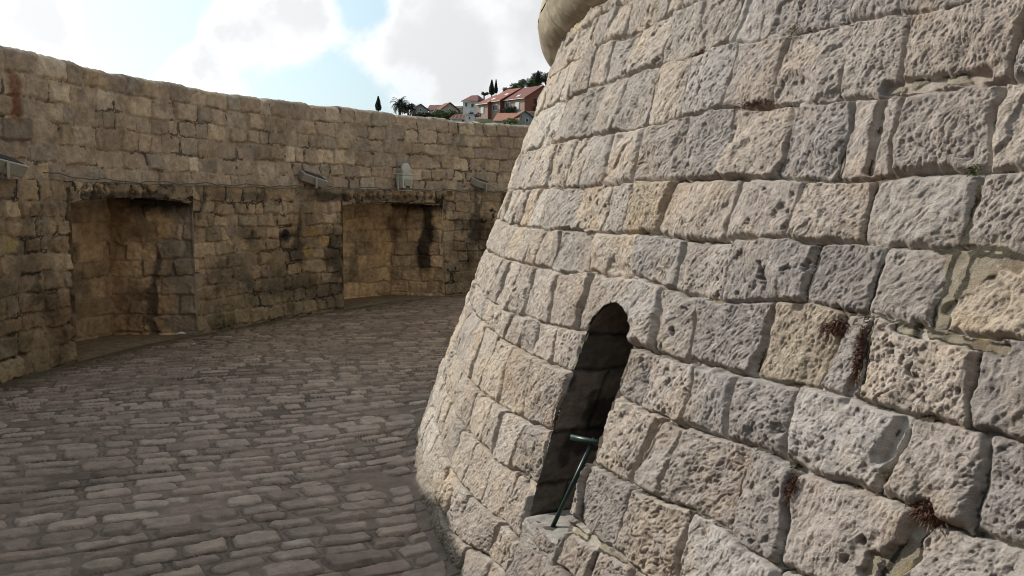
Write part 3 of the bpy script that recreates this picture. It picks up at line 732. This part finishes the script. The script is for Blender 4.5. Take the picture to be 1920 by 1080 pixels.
# upright round-headed light
p = lane_phi(141.7, RW - .05, LEDGE + EYE + .004)
t = empty('floodlight', p, math.radians(141.7) - math.pi / 2); tag(t, 'upright pale floodlight with domed reflector above the right-hand recess', 'floodlight', 'floodlights on the wall ledge')
b = MB()
prof = [(-.09, -.05, .02), (.09, -.05, .02), (.115, .0, .27), (-.115, .0, .27)]
vs = [(-.10, -.07, .03), (.10, -.07, .03), (.10, .07, .03), (-.10, .07, .03), (-.12, -.09, .20), (.12, -.09, .20), (.12, .08, .20), (-.12, .08, .20), (-.105, -.06, .27), (.105, -.06, .27), (.105, .07, .27), (-.105, .07, .27)]
b.add(vs, [(3, 2, 1, 0), (0, 1, 5, 4), (1, 2, 6, 5), (2, 3, 7, 6), (3, 0, 4, 7), (4, 5, 9, 8), (5, 6, 10, 9), (6, 7, 11, 10), (7, 4, 8, 11), (8, 9, 10, 11)])
b.build('housing', MPL, t, bevel=.012)
b = MB(); b.box((0, -.088, .12), (.15, .01, .1)); b.build('front_plate', MH, t, bevel=.004)
b = MB(); n = 24
vs = []; 
for i in range(9):
    a_ = math.pi / 2 * i / 8
    for j in range(n):
        g = 2 * math.pi * j / n; rr = .098 * math.cos(a_); vs.append((rr * math.cos(g), -.045 - .03 * math.sin(a_), .335 + rr * math.sin(g)))
b.add(vs, [(i * n + j, i * n + (j + 1) % n, (i + 1) * n + (j + 1) % n, (i + 1) * n + j) for i in range(8) for j in range(n)])
b.tube([(0, -.046, .335), (0, -.02, .335)], .1, 24)
b.build('reflector_dome', MPL, t, smooth=True)
b = MB(); b.box((0, -.01, .25), (.26, .17, .02)); b.build('rim', MPL, t, bevel=.004)
b = MB()
for sx in (-1, 1): b.box((sx * .138, 0, .11), (.012, .03, .24))
b.box((0, 0, -.004), (.288, .03, .008)); b.build('bracket', MPL, t)
b = MB()
for x in (-.018, .018): b.tube([(x, -.10, .05), (x, -.08, .05)], .014, 10)
b.build('cable_gland', MDK, t)

# cables along the ledge
MC_ = mat_plain('cable_sheath', (.11, .10, .085), .7, .3, 30)
rng = random.Random(3)
for k, (lab, zo, ph0) in enumerate((('thin grey cable strung along the wall ledge above both recesses, the upper of two', .022, 171.5), ('thin dark cable sagging along the wall ledge edge, the lower of two', -.004, 168))):
    pts = []; ph = ph0
    while ph > 127:
        sag = .012 * math.sin(ph * 1.7 + k) + .008 * math.sin(ph * 4.1 + 2 * k); pts.append(lane_phi(ph, RW - .045 - .012 * k, LEDGE + EYE + zo + sag + rng.uniform(-.003, .003) + (.045 * max(0, (ph - 167) / 4) if k == 0 else 0))); ph -= .5
    b = MB(); b.tube(pts, .0045 if k else .006, 6); o = b.build('cable', MC_, None, smooth=True); tag(o, lab, 'cable')

# scrap at the foot of the jamb
b = MB(); g0 = at(335, 622, 10.5); pz = Vector((-3.93, 10.35, .012))
b.add([pz + Vector(v) for v in ((-.05, -.025, 0), (.05, -.03, .004), (.055, .02, .0), (.0, .03, .02), (-.045, .03, .006), (0, 0, .022))], [(0, 1, 5), (1, 2, 5), (2, 3, 5), (3, 4, 5), (4, 0, 5)])
tag(b.build('paper_scrap', mat_plain('white_paper', (.7, .7, .66), .7, .05)), 'small crumpled white paper scrap at the foot of the left recess', 'litter')

# ================================================================== DRY MOSS
MM = mat_leaf('dry_moss', (.05, .02, .012), (.13, .055, .03)); MGm = mat_leaf('green_moss', (.06, .07, .02), (.16, .13, .05))
def tuft(S0, T0, w, h_, n, L, mat, label, cat='moss', seed=0, name='moss_tuft', ang=0.0, lift=-.008):
    rng = random.Random(seed); b = MB()
    base = Vector(cone_pt(np.float64(S0), np.float64(T0), 0.0))
    ca, sa = math.cos(ang), math.sin(ang)
    for i in range(n):
        a0 = rng.gauss(0, .45) * w; b0 = rng.gauss(0, .45) * h_
        s = S0 + a0 * ca - b0 * sa; t_ = T0 + a0 * sa + b0 * ca
        p0 = Vector(cone_pt(np.float64(s), np.float64(t_), lift + rng.uniform(-.006, .008))) - base
        d = Vector((-.8 + rng.gauss(0, .55), -.5 + rng.gauss(0, .55), rng.gauss(-.1, .6))).normalized()
        l = L * rng.uniform(.5, 1.3); sd = d.cross(Vector((rng.gauss(0, 1), rng.gauss(0, 1), rng.gauss(0, 1)))).normalized() * L * .09
        mid = p0 + d * l * .55; tip = p0 + d * l + Vector((0, 0, -l * .25))
        b.add([p0 - sd, p0 + sd, mid + sd * .8, mid - sd * .8, tip], [(0, 1, 2, 3), (3, 2, 4)])
    o = b.build(name, mat); o.location = base; tag(o, label, cat); return o
tuft(2.03, -.343, .05, .02, 420, .020, MM, 'spiky rust brown moss tuft in the horizontal joint left of the narrow upright stone', seed=1)
tuft(2.135, -.40, .012, .09, 520, .016, MM, 'long rust brown moss strip growing down the vertical joint of the tower', seed=2, ang=.06)
tuft(2.05, -.785, .02, .04, 300, .018, MM, 'small brown moss tuft in the joint above the lower pitted stone', seed=3)
tuft(2.43, -.728, .045, .025, 420, .022, MM, 'dark brown bushy moss tuft near the lower right corner of the tower face', seed=4)
tuft(1.42, .352, .10, .015, 420, .013, MM, 'brown crusty moss along a dark horizontal joint high on the tower', seed=5)
tuft(.945, .60, .08, .018, 260, .012, MM, 'brown moss crust in the upper joint beneath the topmost visible stones', seed=6)
tuft(1.49, .60, .035, .03, 240, .010, MGm, 'yellow green lichen patch beside an upper joint of the tower', 'lichen', seed=7, name='lichen_patch')
tuft(2.285, -.675, .05, .012, 260, .009, MGm, 'olive green lichen under the large rounded stone low on the tower', 'lichen', seed=8, name='lichen_patch')
tuft(2.315, .09, .018, .010, 50, .02, mat_leaf('joint_grass', (.05, .06, .02), (.11, .12, .04)), 'thin green grass sprig sprouting from a joint at the far right', 'grass sprig', seed=9, name='grass_sprig')

# ================================================================== OUTSIDE THE WALL: GROUND, HILL, HOUSES, TREES
gx = np.linspace(-1, 1, 140); gx = np.sign(gx) * np.abs(gx) ** 2.2 * 3500; GX, GY = np.meshgrid(gx, gx)
GZ = -12 + 0 * GX + 1.2 * fbm(GX * .01, GY * .01, 3, 801)
g = grid('ground', np.stack([GX, GY, GZ], -1), np.ones(GX.shape + (3,)) * np.array([.11, .115, .06]) * (1 + .3 * fbm(GX * .05, GY * .05, 3, 803)[..., None]), mat_stone('dry_ground', .4, .6, .3, .3))
tag(g, kind='structure')
HX, HY = np.meshgrid(np.linspace(-120, 200, 200), np.linspace(110, 420, 160))
def hill(X, Y):
    base = -12 + 26.2 * sstep(112, 166, Y) + 5.3 * sstep(168, 198, Y)
    rise = sstep(-16, 8, X)
    return base + (.3 + 10.5 * rise) * sstep(200, 238, Y) + (.5 + 5 * rise) * sstep(238, 330, Y)
HZ = hill(HX, HY) + .5 * fbm(HX * .08, HY * .08, 3, 811)
hC = np.ones(HX.shape + (3,)) * np.array([.075, .068, .036]); hC = lerp(hC, np.array([.035, .045, .018]), sstep(-.3, .4, fbm(HX * .12, HY * .12, 4, 813)))
tag(grid('hillside', np.stack([HX, HY, HZ], -1), hC, mat_stone('scrub_soil', .5, .8, .3, .3)), kind='structure')

MT = [mat_tiles('red_roof_tiles', (.24, .085, .058)), mat_tiles('orange_roof_tiles', (.33, .135, .08)), mat_tiles('old_roof_tiles', (.17, .10, .08)), mat_tiles('dark_red_tiles', (.165, .062, .048))]
MW = {k: mat_plain('plaster_' + k, c, .9, .12, .8) for k, c in dict(white=(.62, .61, .58), pink=(.34, .24, .19), grey=(.36, .36, .36), cream=(.46, .42, .35)).items()}
MBR = mat_plain('brick_facade', (.27, .11, .07), .9, .25, 1.2)
MWN = mat_plain('window_glass_dark', (.05, .06, .07), .2, .2, 1); MSH = mat_plain('pale_shutter', (.55, .58, .58), .6, .08, 2); MFR = mat_plain('white_trim', (.66, .65, .62), .6, .05, 2)

def house(label, P, yaw, w, d, h, rise, roofm, wallm, sidem=None, wins=(), side_wins=(), chimney=None, skylights=(), over=.35, name='house', group=None, hip=False, drop=6.0):
    """front edge starts at P and runs w along local x; local y goes back; ridge parallel to the front"""
    t = empty(name, P, yaw); tag(t, label, 'house', group)
    b = MB(); top_h = h if hip else h + rise
    b.add([(0, 0, -drop), (w, 0, -drop), (w, d, -drop), (0, d, -drop), (0, 0, h), (w, 0, h), (w, d, h), (0, d, h), (0, d / 2, top_h), (w, d / 2, top_h)], [(0, 1, 5, 4), (2, 3, 7, 6), (0, 4, 8, 7, 3), (1, 2, 6, 9, 5)])
    wl = b.build('wall', wallm, t); wl.data.materials.append(sidem or wallm); wl.data.polygons[2].material_index = 1; wl.data.polygons[3].material_index = 1
    b = MB(); o = over; th = .16; k = rise / (d / 2); zo = h - o * k
    x0, x1 = -o, w + o; rx0, rx1 = (w * .28, w * .72) if hip else (x0, x1)
    top = [(x0, -o, zo), (x1, -o, zo), (rx1, d / 2, h + rise + .02), (rx0, d / 2, h + rise + .02), (x1, d + o, zo), (x0, d + o, zo)]
    lowr = [(x, y, z - th) for x, y, z in top]
    n = 6; fs = [(0, 1, 2, 3), (3, 2, 4, 5), (0 + n, 3 + n, 2 + n, 1 + n), (3 + n, 5 + n, 4 + n, 2 + n), (0, 6, 7, 1), (4, 10, 11, 5), (1, 7, 8, 2), (2, 8, 10, 4), (0, 3, 9, 6), (3, 5, 11, 9)]
    if hip: fs += [(1, 4, 2), (0, 3, 5)]
    b.add([(x, y, z + th + .03) for x, y, z in top] + [(x, y, z + th + .03) for x, y, z in lowr], fs)
    rf = b.build('roof', roofm, t)
    b = MB(); b.box((w / 2, -o - .04, zo + .03), (w + 2 * o, .1, .14)); b.build('gutter', MFR, rf)
    for (sx, sy) in skylights:
        b = MB(); zz = h + rise * sy / (d / 2) + .17
        M_ = Matrix.Rotation(math.atan(k), 3, 'X'); b.box((sx, sy, zz), (.8, .9, .08), M_); b.build('skylight', MFR, rf)
    if chimney:
        b = MB(); b.box((chimney[0], chimney[1], h + rise + .3), (.6, .5, 1.3)); b.build('chimney', wallm, rf)
    for (x, z, ww, hh, kind) in wins:
        b = MB(); b.box((x, -.03, z), (ww + .22, .1, hh + .22)); f = b.build('window', MFR, t)
        b = MB(); b.box((x, -.095, z), (ww, .04, hh)); b.build('shutter' if kind else 'pane', MSH if kind else MWN, f)
    for (y, z, ww, hh, kind) in side_wins:
        b = MB(); b.box((w + .03, y, z), (.1, ww + .22, hh + .22)); f = b.build('window', MFR, t)
        b = MB(); b.box((w + .095, y, z), (.04, ww, hh)); b.build('shutter' if kind else 'pane', MSH if kind else MWN, f)
    return t

T0 = lambda X, Y_: (680 + X / 5.0526, 110 + Y_ / 5.0526)
def A_(X, Y_, D): return at(*T0(X, Y_), D)
Y5 = math.radians(-48)
hs = 'terraced brick houses stepping up the hill'
def hz(X, Yb, D): return A_(X, Yb, D)
# terrace row (front left base corners)
house('left terraced house with red roof and pink wall', hz(1088, 560, 198), Y5, 3.5, 11, 2.95, 2.3, MT[0], MW['pink'], MBR, wins=[(1.7, 1.5, .8, 1.2, 1)], skylights=[(2.6, 1.2)])
house('middle terraced house with broad red roof and two skylights', hz(1183, 548, 197), Y5, 4.2, 12, 3.2, 3.0, MT[0], MW['pink'], mat_plain('dark_red_render', (.16, .06, .045), .9, .2, 1), wins=[(2.6, 1.7, 1.4, 1.1, 0)], skylights=[(1.0, .9), (3.0, 2.9)])
house('right terraced house with red roof, balcony windows and brick gable', hz(1338, 520, 194.6), Y5, 6.6, 10.4, 2.9, 2.8, MT[3], MW['pink'], MBR, wins=[(1.3, 1.4, 1.1, 1.5, 0), (4.4, 1.3, 1.0, 1.4, 1)], side_wins=[(6.4, 2.6, 1.3, 2.0, 1)], skylights=[(3.6, 1.0)])
house('tall white house with low hipped red roof left of the terrace', hz(950, 545, 215), math.radians(-24), 3.9, 5.0, 3.6, 1.35, MT[3], MW['white'], MW['grey'], wins=[(.9, 2.7, .5, .8, 0), (2.6, 2.5, .6, .8, 0), (1.8, 1.0, .6, .8, 1)], hip=True)
house('low white outbuilding with small red hipped roof behind the parapet', hz(838, 600, 180), math.radians(8), 3.3, 3.4, .75, .85, MT[3], MW['white'], MW['white'], wins=[(2.4, .35, .4, .4, 0)], hip=True)
house('flat white box house by the red roofed outbuilding', hz(975, 600, 179), math.radians(-5), 1.6, 2.0, 1.35, .1, MT[2], MW['white'], MW['white'], over=.05, wins=[(.8, .8, .3, .4, 0)])
house('small house with bright orange tiled roof close behind the parapet', hz(1255, 640, 172), math.radians(-16), 4.6, 5.0, 1.15, 1.35, MT[1], MW['grey'], MW['grey'], wins=[(2.0, .5, .5, .5, 0)])
house('grey gabled house with plain side wall at the right end of the parapet', hz(1345, 640, 173.5), math.radians(-68), 2.6, 6.2, .75, 1.95, MT[2], MW['grey'], MW['grey'], side_wins=[(3.6, 1.1, .5, .6, 0)])
house('pale flat roofed house half hidden by the tower', hz(1520, 600, 185), math.radians(-4), 3.6, 4.0, 2.0, .22, MT[2], MW['cream'], MW['cream'], wins=[(1.0, 1.1, .5, .7, 0), (2.6, 1.1, .5, .7, 0)])
house('dark gabled house beside the palm tree', hz(445, 520, 205), math.radians(-68), 3.0, 3.4, .7, 1.1, MT[2], MW['cream'], MW['grey'], side_wins=[(1.7, .6, .4, .5, 0)])
house('brown roofed house with a long low ridge at the centre of the skyline', hz(625, 520, 205), math.radians(-12), 3.2, 4.0, 1.0, .95, MT[3], MW['white'], MW['cream'], chimney=None, wins=[(1.4, .5, .4, .4, 0)])
house('brown gabled house behind the green bush', hz(690, 530, 203), math.radians(-62), 3.0, 4.4, .9, 1.5, MT[3], MW['cream'], MW['cream'], side_wins=[(2.2, .9, .4, .5, 0)])
house('distant low house with flat brown roof left of the tall white house', hz(775, 490, 222), math.radians(-6), 4.2, 4.0, .7, .35, MT[2], MW['cream'], MW['cream'], wins=[(1.2, .4, .4, .4, 0), (2.9, .4, .4, .4, 0)])

ML = [mat_leaf('cypress_leaves', (.008, .014, .007), (.022, .032, .014)), mat_leaf('shrub_leaves', (.03, .055, .015), (.10, .15, .04)), mat_leaf('pine_leaves', (.008, .014, .009), (.022, .032, .018)), mat_leaf('bright_leaves', (.07, .11, .02), (.20, .25, .05)), mat_leaf('palm_leaves', (.014, .022, .010), (.04, .055, .022))]
MTR = mat_plain('bark', (.09, .07, .05), .9, .3, 3)
def leaves(b, pts, size, rng):
    for p in pts:
        d = Vector((rng.gauss(0, 1), rng.gauss(0, 1), rng.gauss(0, 1))).normalized(); a = d.orthogonal().normalized() * size * rng.uniform(.5, 1.3); c = d.cross(a).normalized() * size * rng.uniform(.4, 1.0)
        p = Vector(p); b.add([p - a, p - c * .6, p + a, p + c], [(0, 1, 2, 3)])
def cypress(base, H, Wd, label, seed, grp=None):
    rng = random.Random(seed); t = empty('cypress', base); tag(t, label, 'cypress tree', grp)
    b = MB(); b.tube([(0, 0, -6), (0, 0, H * .2), (0, 0, H * .9)], [Wd * .12, Wd * .1, .02], 7); b.build('trunk', MTR, t)
    b = MB(); pts = []
    for i in range(4200):
        z = rng.random() ** .9; rr = Wd * .5 * (math.sin(math.pi * min(1, z ** .6 * .98)) ** .55) * (1 - .62 * z) * 1.25; g = rng.random() * 6.283
        k = rng.uniform(.3, 1.02) * (1 + .12 * math.sin(3 * g + 9 * z)); pts.append((rr * k * math.cos(g), rr * k * math.sin(g), H * (.02 + .98 * z)))
    leaves(b, pts, H * .034, rng); b.build('crown', ML[0], t)
def broad(base, clumps, n, size, mat, label, cat, seed, name='tree', trunk=2.0):
    rng = random.Random(seed); t = empty(name, base); tag(t, label, cat)
    b = MB(); b.tube([(0, 0, -5), (0, 0, trunk * .6), (.1, 0, trunk)], [.22, .18, .12], 7)
    for (x, y, z, r) in clumps: b.tube([(.0, 0, trunk * .5), (x * .5, y * .5, (trunk * .5 + z) * .5), (x, y, z)], [.12, .08, .03], 5)
    b.build('trunk', MTR, t)
    b = MB(); pts = []
    tot = sum(c[3] ** 2 for c in clumps)
    for (x, y, z, r) in clumps:
        for i in range(int(n * r * r / tot)):
            d = Vector((rng.gauss(0, 1), rng.gauss(0, 1), rng.gauss(0, 1))).normalized(); k = rng.uniform(.55, 1.12) * (1 + .18 * math.sin(5 * d.x + 7 * d.z + seed))
            pts.append((x + d.x * r * k, y + d.y * r * k, z + d.z * r * k * .85))
    leaves(b, pts, size, rng); b.build('crown', mat, t); return t
def Hpx(px, D): return px / 5.0526 / F * D
cypress(A_(148, 495, 190), Hpx(135, 190), Hpx(56, 190), 'lone dark cypress standing above the parapet at the left of the palm', 1)
cypress(A_(1223, 345, 235), Hpx(140, 235), Hpx(52, 235), 'broader of two dark cypresses rising behind the red roofs', 2)
cypress(A_(1263, 330, 238), Hpx(128, 238), Hpx(30, 238), 'slimmer of two dark cypresses rising behind the red roofs', 3)
cypress(A_(1660, 230, 236), Hpx(112, 236), Hpx(60, 236), 'dark pointed cypress at the top of the hill beside the pine', 4)
rg = random.Random(9)
def clump_field(n, wx, wy, wz, r0, r1, z0=0): return [(rg.uniform(-wx, wx), rg.uniform(-wy, wy), z0 + rg.uniform(0, wz), rg.uniform(r0, r1)) for _ in range(n)]
broad(A_(815, 580, 184), clump_field(12, 2.6, 1.2, 1.2, .6, 1.1, .4), 2600, .16, ML[1], 'round green bush in front of the brown roofed houses', 'bush', 11, 'bush', 1.0)
broad(A_(900, 575, 185), clump_field(6, 1.0, 1, .9, .5, .8, .4), 1300, .15, ML[1], 'small green bush against the tall white house', 'bush', 12, 'bush', .8)
broad(A_(1735, 260, 240), clump_field(14, 2.8, 2, 2.2, .9, 1.5, .8), 4200, .2, ML[2], 'dark umbrella pine crowning the hill beside the tower edge', 'pine tree', 13, 'pine_tree', 2.4)
broad(A_(1590, 275, 238), clump_field(12, 2.4, 2, 1.8, .7, 1.2, .3), 3200, .19, ML[1], 'leafy green tree above the right terraced roof', 'tree', 14, 'tree', 1.6)
broad(A_(1480, 285, 238), clump_field(10, 1.8, 2, 1.1, .5, 1.0, .2), 2200, .18, mat_leaf('olive_leaves', (.05, .08, .035), (.13, .17, .08)), 'pale olive green tree above the middle terraced roof', 'tree', 15, 'tree', 1.4)
broad(A_(1390, 300, 240), clump_field(7, 1.6, 1.5, .6, .4, .7), 1200, .16, ML[1], 'low sparse shrub on the ridge above the middle terraced roof', 'shrub', 16, 'shrub', .8)
broad(A_(1150, 350, 236), clump_field(6, .9, .8, .5, .3, .5, .2), 700, .14, ML[2], 'small dark shrub on the skyline left of the two cypresses', 'shrub', 17, 'shrub', .6)
broad(A_(1620, 500, 193), clump_field(14, 2.6, 1, 2.6, .7, 1.2, .2), 4200, .16, ML[2], 'dark green tree in front of the tall brick house', 'tree', 18, 'tree', 2)
broad(A_(1430, 510, 192), clump_field(10, 1.9, .8, .9, .5, .8), 2000, .15, mat_leaf('hedge_leaves', (.02, .04, .02), (.06, .09, .04)), 'garden shrubs in front of the right terraced house', 'shrub', 19, 'shrub', .8)
broad(A_(1390, 600, 168), clump_field(8, 1.2, .6, .4, .35, .55), 1300, .12, ML[3], 'yellow green bush peeping over the parapet by the orange roof', 'bush', 20, 'bush', .6)
broad(A_(1620, 590, 176), clump_field(8, 1.1, .8, 1.1, .45, .7), 1700, .13, ML[3], 'light green bush beside the tower edge in front of the pale house', 'bush', 21, 'bush', .8)
broad(A_(430, 505, 193), clump_field(8, 1.2, .8, 1.7, .5, .8, .2), 2200, .15, ML[2], 'dark tree close to the right of the palm', 'tree', 22, 'tree', 1.6)
broad(A_(1040, 545, 190), clump_field(8, 1.6, .6, .5, .35, .55), 1300, .12, mat_leaf('bougainvillea', (.07, .05, .05), (.20, .09, .14)), 'purplish flowering shrub below the tall white house', 'shrub', 23, 'shrub', .6)
broad(A_(560, 540, 190), clump_field(8, 2.6, .6, .3, .35, .6), 1300, .14, ML[2], 'dark low shrub between the palm and the brown roofs', 'shrub', 24, 'shrub', .6)
broad(A_(660, 540, 188), clump_field(6, 1.2, .6, .4, .35, .6), 1000, .14, ML[1], 'green shrub below the brown roofs', 'shrub', 25, 'shrub', .6)
# palm
pb = A_(352, 520, 188); t = empty('palm_tree', pb); tag(t, 'date palm with drooping dark fronds above the parapet', 'palm tree')
H = Hpx(82, 188)
b = MB(); b.tube([(0, 0, -8), (0, 0, 0), (0, 0, H)], [.3, .3, .26], 10); b.build('trunk', MTR, t)
rng = random.Random(30)
for i in range(64):
    b = MB(); g_ = i * 2.399; el = rng.uniform(-.5, 1.35); L_ = Hpx(108, 188) * rng.uniform(.85, 1.1); pts = []
    for k in range(9):
        s_k = k / 8; e_ = el - 1.5 * s_k * s_k
        if k == 0: x = 0; z = H
        else: x += L_ / 8 * math.cos(e_); z += L_ / 8 * math.sin(e_)
        pts.append(Vector((x * math.cos(g_), x * math.sin(g_), z)))
    b.tube(pts, .025, 4)
    for k in range(1, 9):
        for m_ in (0, .5):
            p0 = pts[k - 1].lerp(pts[k], m_); d = (pts[k] - pts[k - 1]).normalized(); sd = d.cross(Vector((0, 0, 1))).normalized()
            for sg in (-1, 1):
                tip = p0 + sd * sg * .6 * (1.15 - k / 9) + d * .32 - Vector((0, 0, .1)); b.add([p0 - d * .07, p0 + d * .08, tip], [(0, 1, 2)])
    b.build('frond', ML[4], t)

# ================================================================== SUN, SKY, CAMERA
SUN_AZ, SUN_EL = math.radians(-64), math.radians(33.1)   # azimuth from +Y toward +X
sd = Vector((math.sin(SUN_AZ) * math.cos(SUN_EL), math.cos(SUN_AZ) * math.cos(SUN_EL), math.sin(SUN_EL)))
ld = bpy.data.lights.new('sun', 'SUN'); ld.energy = 5.0; ld.angle = math.radians(.55); ld.color = (1, .955, .885)
lo = bpy.data.objects.new('sun', ld); COL.objects.link(lo); lo.rotation_euler = sd.to_track_quat('Z', 'Y').to_euler(); lo.location = (-30, 20, 30)

w = bpy.data.worlds.new('World'); SC.world = w; w.use_nodes = True
nt = w.node_tree; N, Lk = nt.nodes, nt.links; N.clear()
out = N.new('ShaderNodeOutputWorld'); bg = N.new('ShaderNodeBackground'); Lk.new(bg.outputs[0], out.inputs[0])
sky = N.new('ShaderNodeTexSky'); sky.sky_type = 'NISHITA'; sky.sun_disc = False; sky.sun_elevation = SUN_EL; sky.sun_rotation = SUN_AZ; sky.air_density = 1.0; sky.dust_density = 1.5
tc = N.new('ShaderNodeTexCoord')
def node(t, **k):
    n = N.new(t)
    for a, b in k.items(): setattr(n, a, b)
    return n
def math_(op, a, b=None, clamp=False):
    n = node('ShaderNodeMath', operation=op, use_clamp=clamp)
    for i, x in enumerate((a, b)):
        if x is None: continue
        if isinstance(x, (int, float)): n.inputs[i].default_value = x
        else: Lk.new(x, n.inputs[i])
    return n.outputs[0]
def mrange(x, a, b, c, d, smooth=True):
    n = node('ShaderNodeMapRange', interpolation_type='SMOOTHSTEP' if smooth else 'LINEAR')
    Lk.new(x, n.inputs[0])
    for i, q in enumerate((a, b, c, d)): n.inputs[i + 1].default_value = q
    return n.outputs[0]
gen = tc.outputs['Generated']
cn = node('ShaderNodeTexNoise'); cn.inputs['Scale'].default_value = 9.5; cn.inputs['Detail'].default_value = 9; cn.inputs['Roughness'].default_value = .62; cn.inputs['Distortion'].default_value = .15
Lk.new(gen, cn.inputs['Vector'])
cn2 = node('ShaderNodeTexNoise'); cn2.inputs['Scale'].default_value = 9; cn2.inputs['Detail'].default_value = 5; mp = node('ShaderNodeMapping'); mp.inputs['Location'].default_value = (3, 1, 5); Lk.new(gen, mp.inputs[0]); Lk.new(mp.outputs[0], cn2.inputs['Vector'])
# cloud masses and clear gaps given as directions in the sky
dens = cn.outputs['Fac']
def blob(u, v, rad, amt, dens, sq=1.0):
    d = ray(u, v).normalized()
    vd = node('ShaderNodeVectorMath', operation='DISTANCE'); Lk.new(gen, vd.inputs[0]); vd.inputs[1].default_value = d
    return math_('ADD', dens, mrange(vd.outputs['Value'], 0, rad, amt, 0))
for (u, v, rad, amt) in ((40, 60, .12, .22), (330, 120, .05, .12), (110, 20, .04, .08), (780, 40, .06, .12), (560, 40, .06, .1), (560, 90, .11, .22), (390, 90, .08, .16), (480, 150, .06, .08), (850, 80, .14, .24), (950, 10, .14, .2), (720, 110, .05, .08), (900, 180, .10, .12), (420, 30, .05, .06),
                         (225, 60, .08, -.34), (300, 20, .07, -.30), (520, 180, .06, -.14), (640, 170, .07, -.28), (680, 20, .05, -.2), (470, 130, .05, -.1), (600, 190, .08, -.18), (330, 140, .05, .05)):
    dens = blob(u, v, rad, amt, dens)
mask = mrange(dens, .43, .66, 0, 1)
sdn = node('ShaderNodeVectorMath', operation='DOT_PRODUCT'); Lk.new(gen, sdn.inputs[0]); sdn.inputs[1].default_value = sd
sunf = mrange(sdn.outputs['Value'], .1, .98, 0, 1)
core = mrange(dens, .56, .74, 0, 1)
shade = math_('MULTIPLY', core, mrange(cn2.outputs['Fac'], .36, .56, 0, 1))
bright = mrange(sunf, 0, 1, CLOUD_LO if 'CLOUD_LO' in globals() else .86, 1.3, False)
bright = math_('MULTIPLY', bright, math_('SUBTRACT', 1.0, math_('MULTIPLY', shade, .20)))
cc = node('ShaderNodeVectorMath', operation='SCALE'); cc.inputs[0].default_value = (.965, .98, 1.0); Lk.new(bright, cc.inputs['Scale'])
sc_ = node('ShaderNodeVectorMath', operation='SCALE'); Lk.new(sky.outputs[0], sc_.inputs[0]); sc_.inputs['Scale'].default_value = .07
haze = node('ShaderNodeVectorMath', operation='SCALE'); haze.inputs[0].default_value = (.60, .76, .80); Lk.new(mrange(sunf, 0, 1, .14, 1.12, False), haze.inputs['Scale'])
addh = node('ShaderNodeVectorMath', operation='ADD'); Lk.new(sc_.outputs[0], addh.inputs[0]); Lk.new(haze.outputs[0], addh.inputs[1])
mx = node('ShaderNodeMix', data_type='RGBA'); Lk.new(mask, mx.inputs['Factor']); Lk.new(addh.outputs[0], mx.inputs['A']); Lk.new(cc.outputs[0], mx.inputs['B'])
Lk.new(mx.outputs['Result'], bg.inputs['Color']); bg.inputs['Strength'].default_value = 1.0

cam = bpy.data.cameras.new('camera'); co = bpy.data.objects.new('camera', cam); COL.objects.link(co); SC.camera = co
cam.sensor_width = 36; cam.sensor_fit = 'HORIZONTAL'; cam.lens = 36 * F / 1920; cam.clip_start = .05; cam.clip_end = 9000
cr, sr = math.cos(ROLL), math.sin(ROLL)
right = Vector((cr, -sr * s_, sr * c_)); up = Vector((-sr, -cr * s_, cr * c_)); fw = Vector((0, c_, s_))
co.matrix_world = Matrix((( right.x, up.x, -fw.x, 0), (right.y, up.y, -fw.y, 0), (right.z, up.z, -fw.z, EYE), (0, 0, 0, 1)))
SC.view_settings.view_transform = 'Standard'; SC.view_settings.look = 'None'; SC.view_settings.exposure = 0; SC.view_settings.gamma = 1
SC.cycles.max_bounces = 6
SC.cycles.pixel_filter_type = 'BLACKMAN_HARRIS'; SC.cycles.filter_width = 1.0
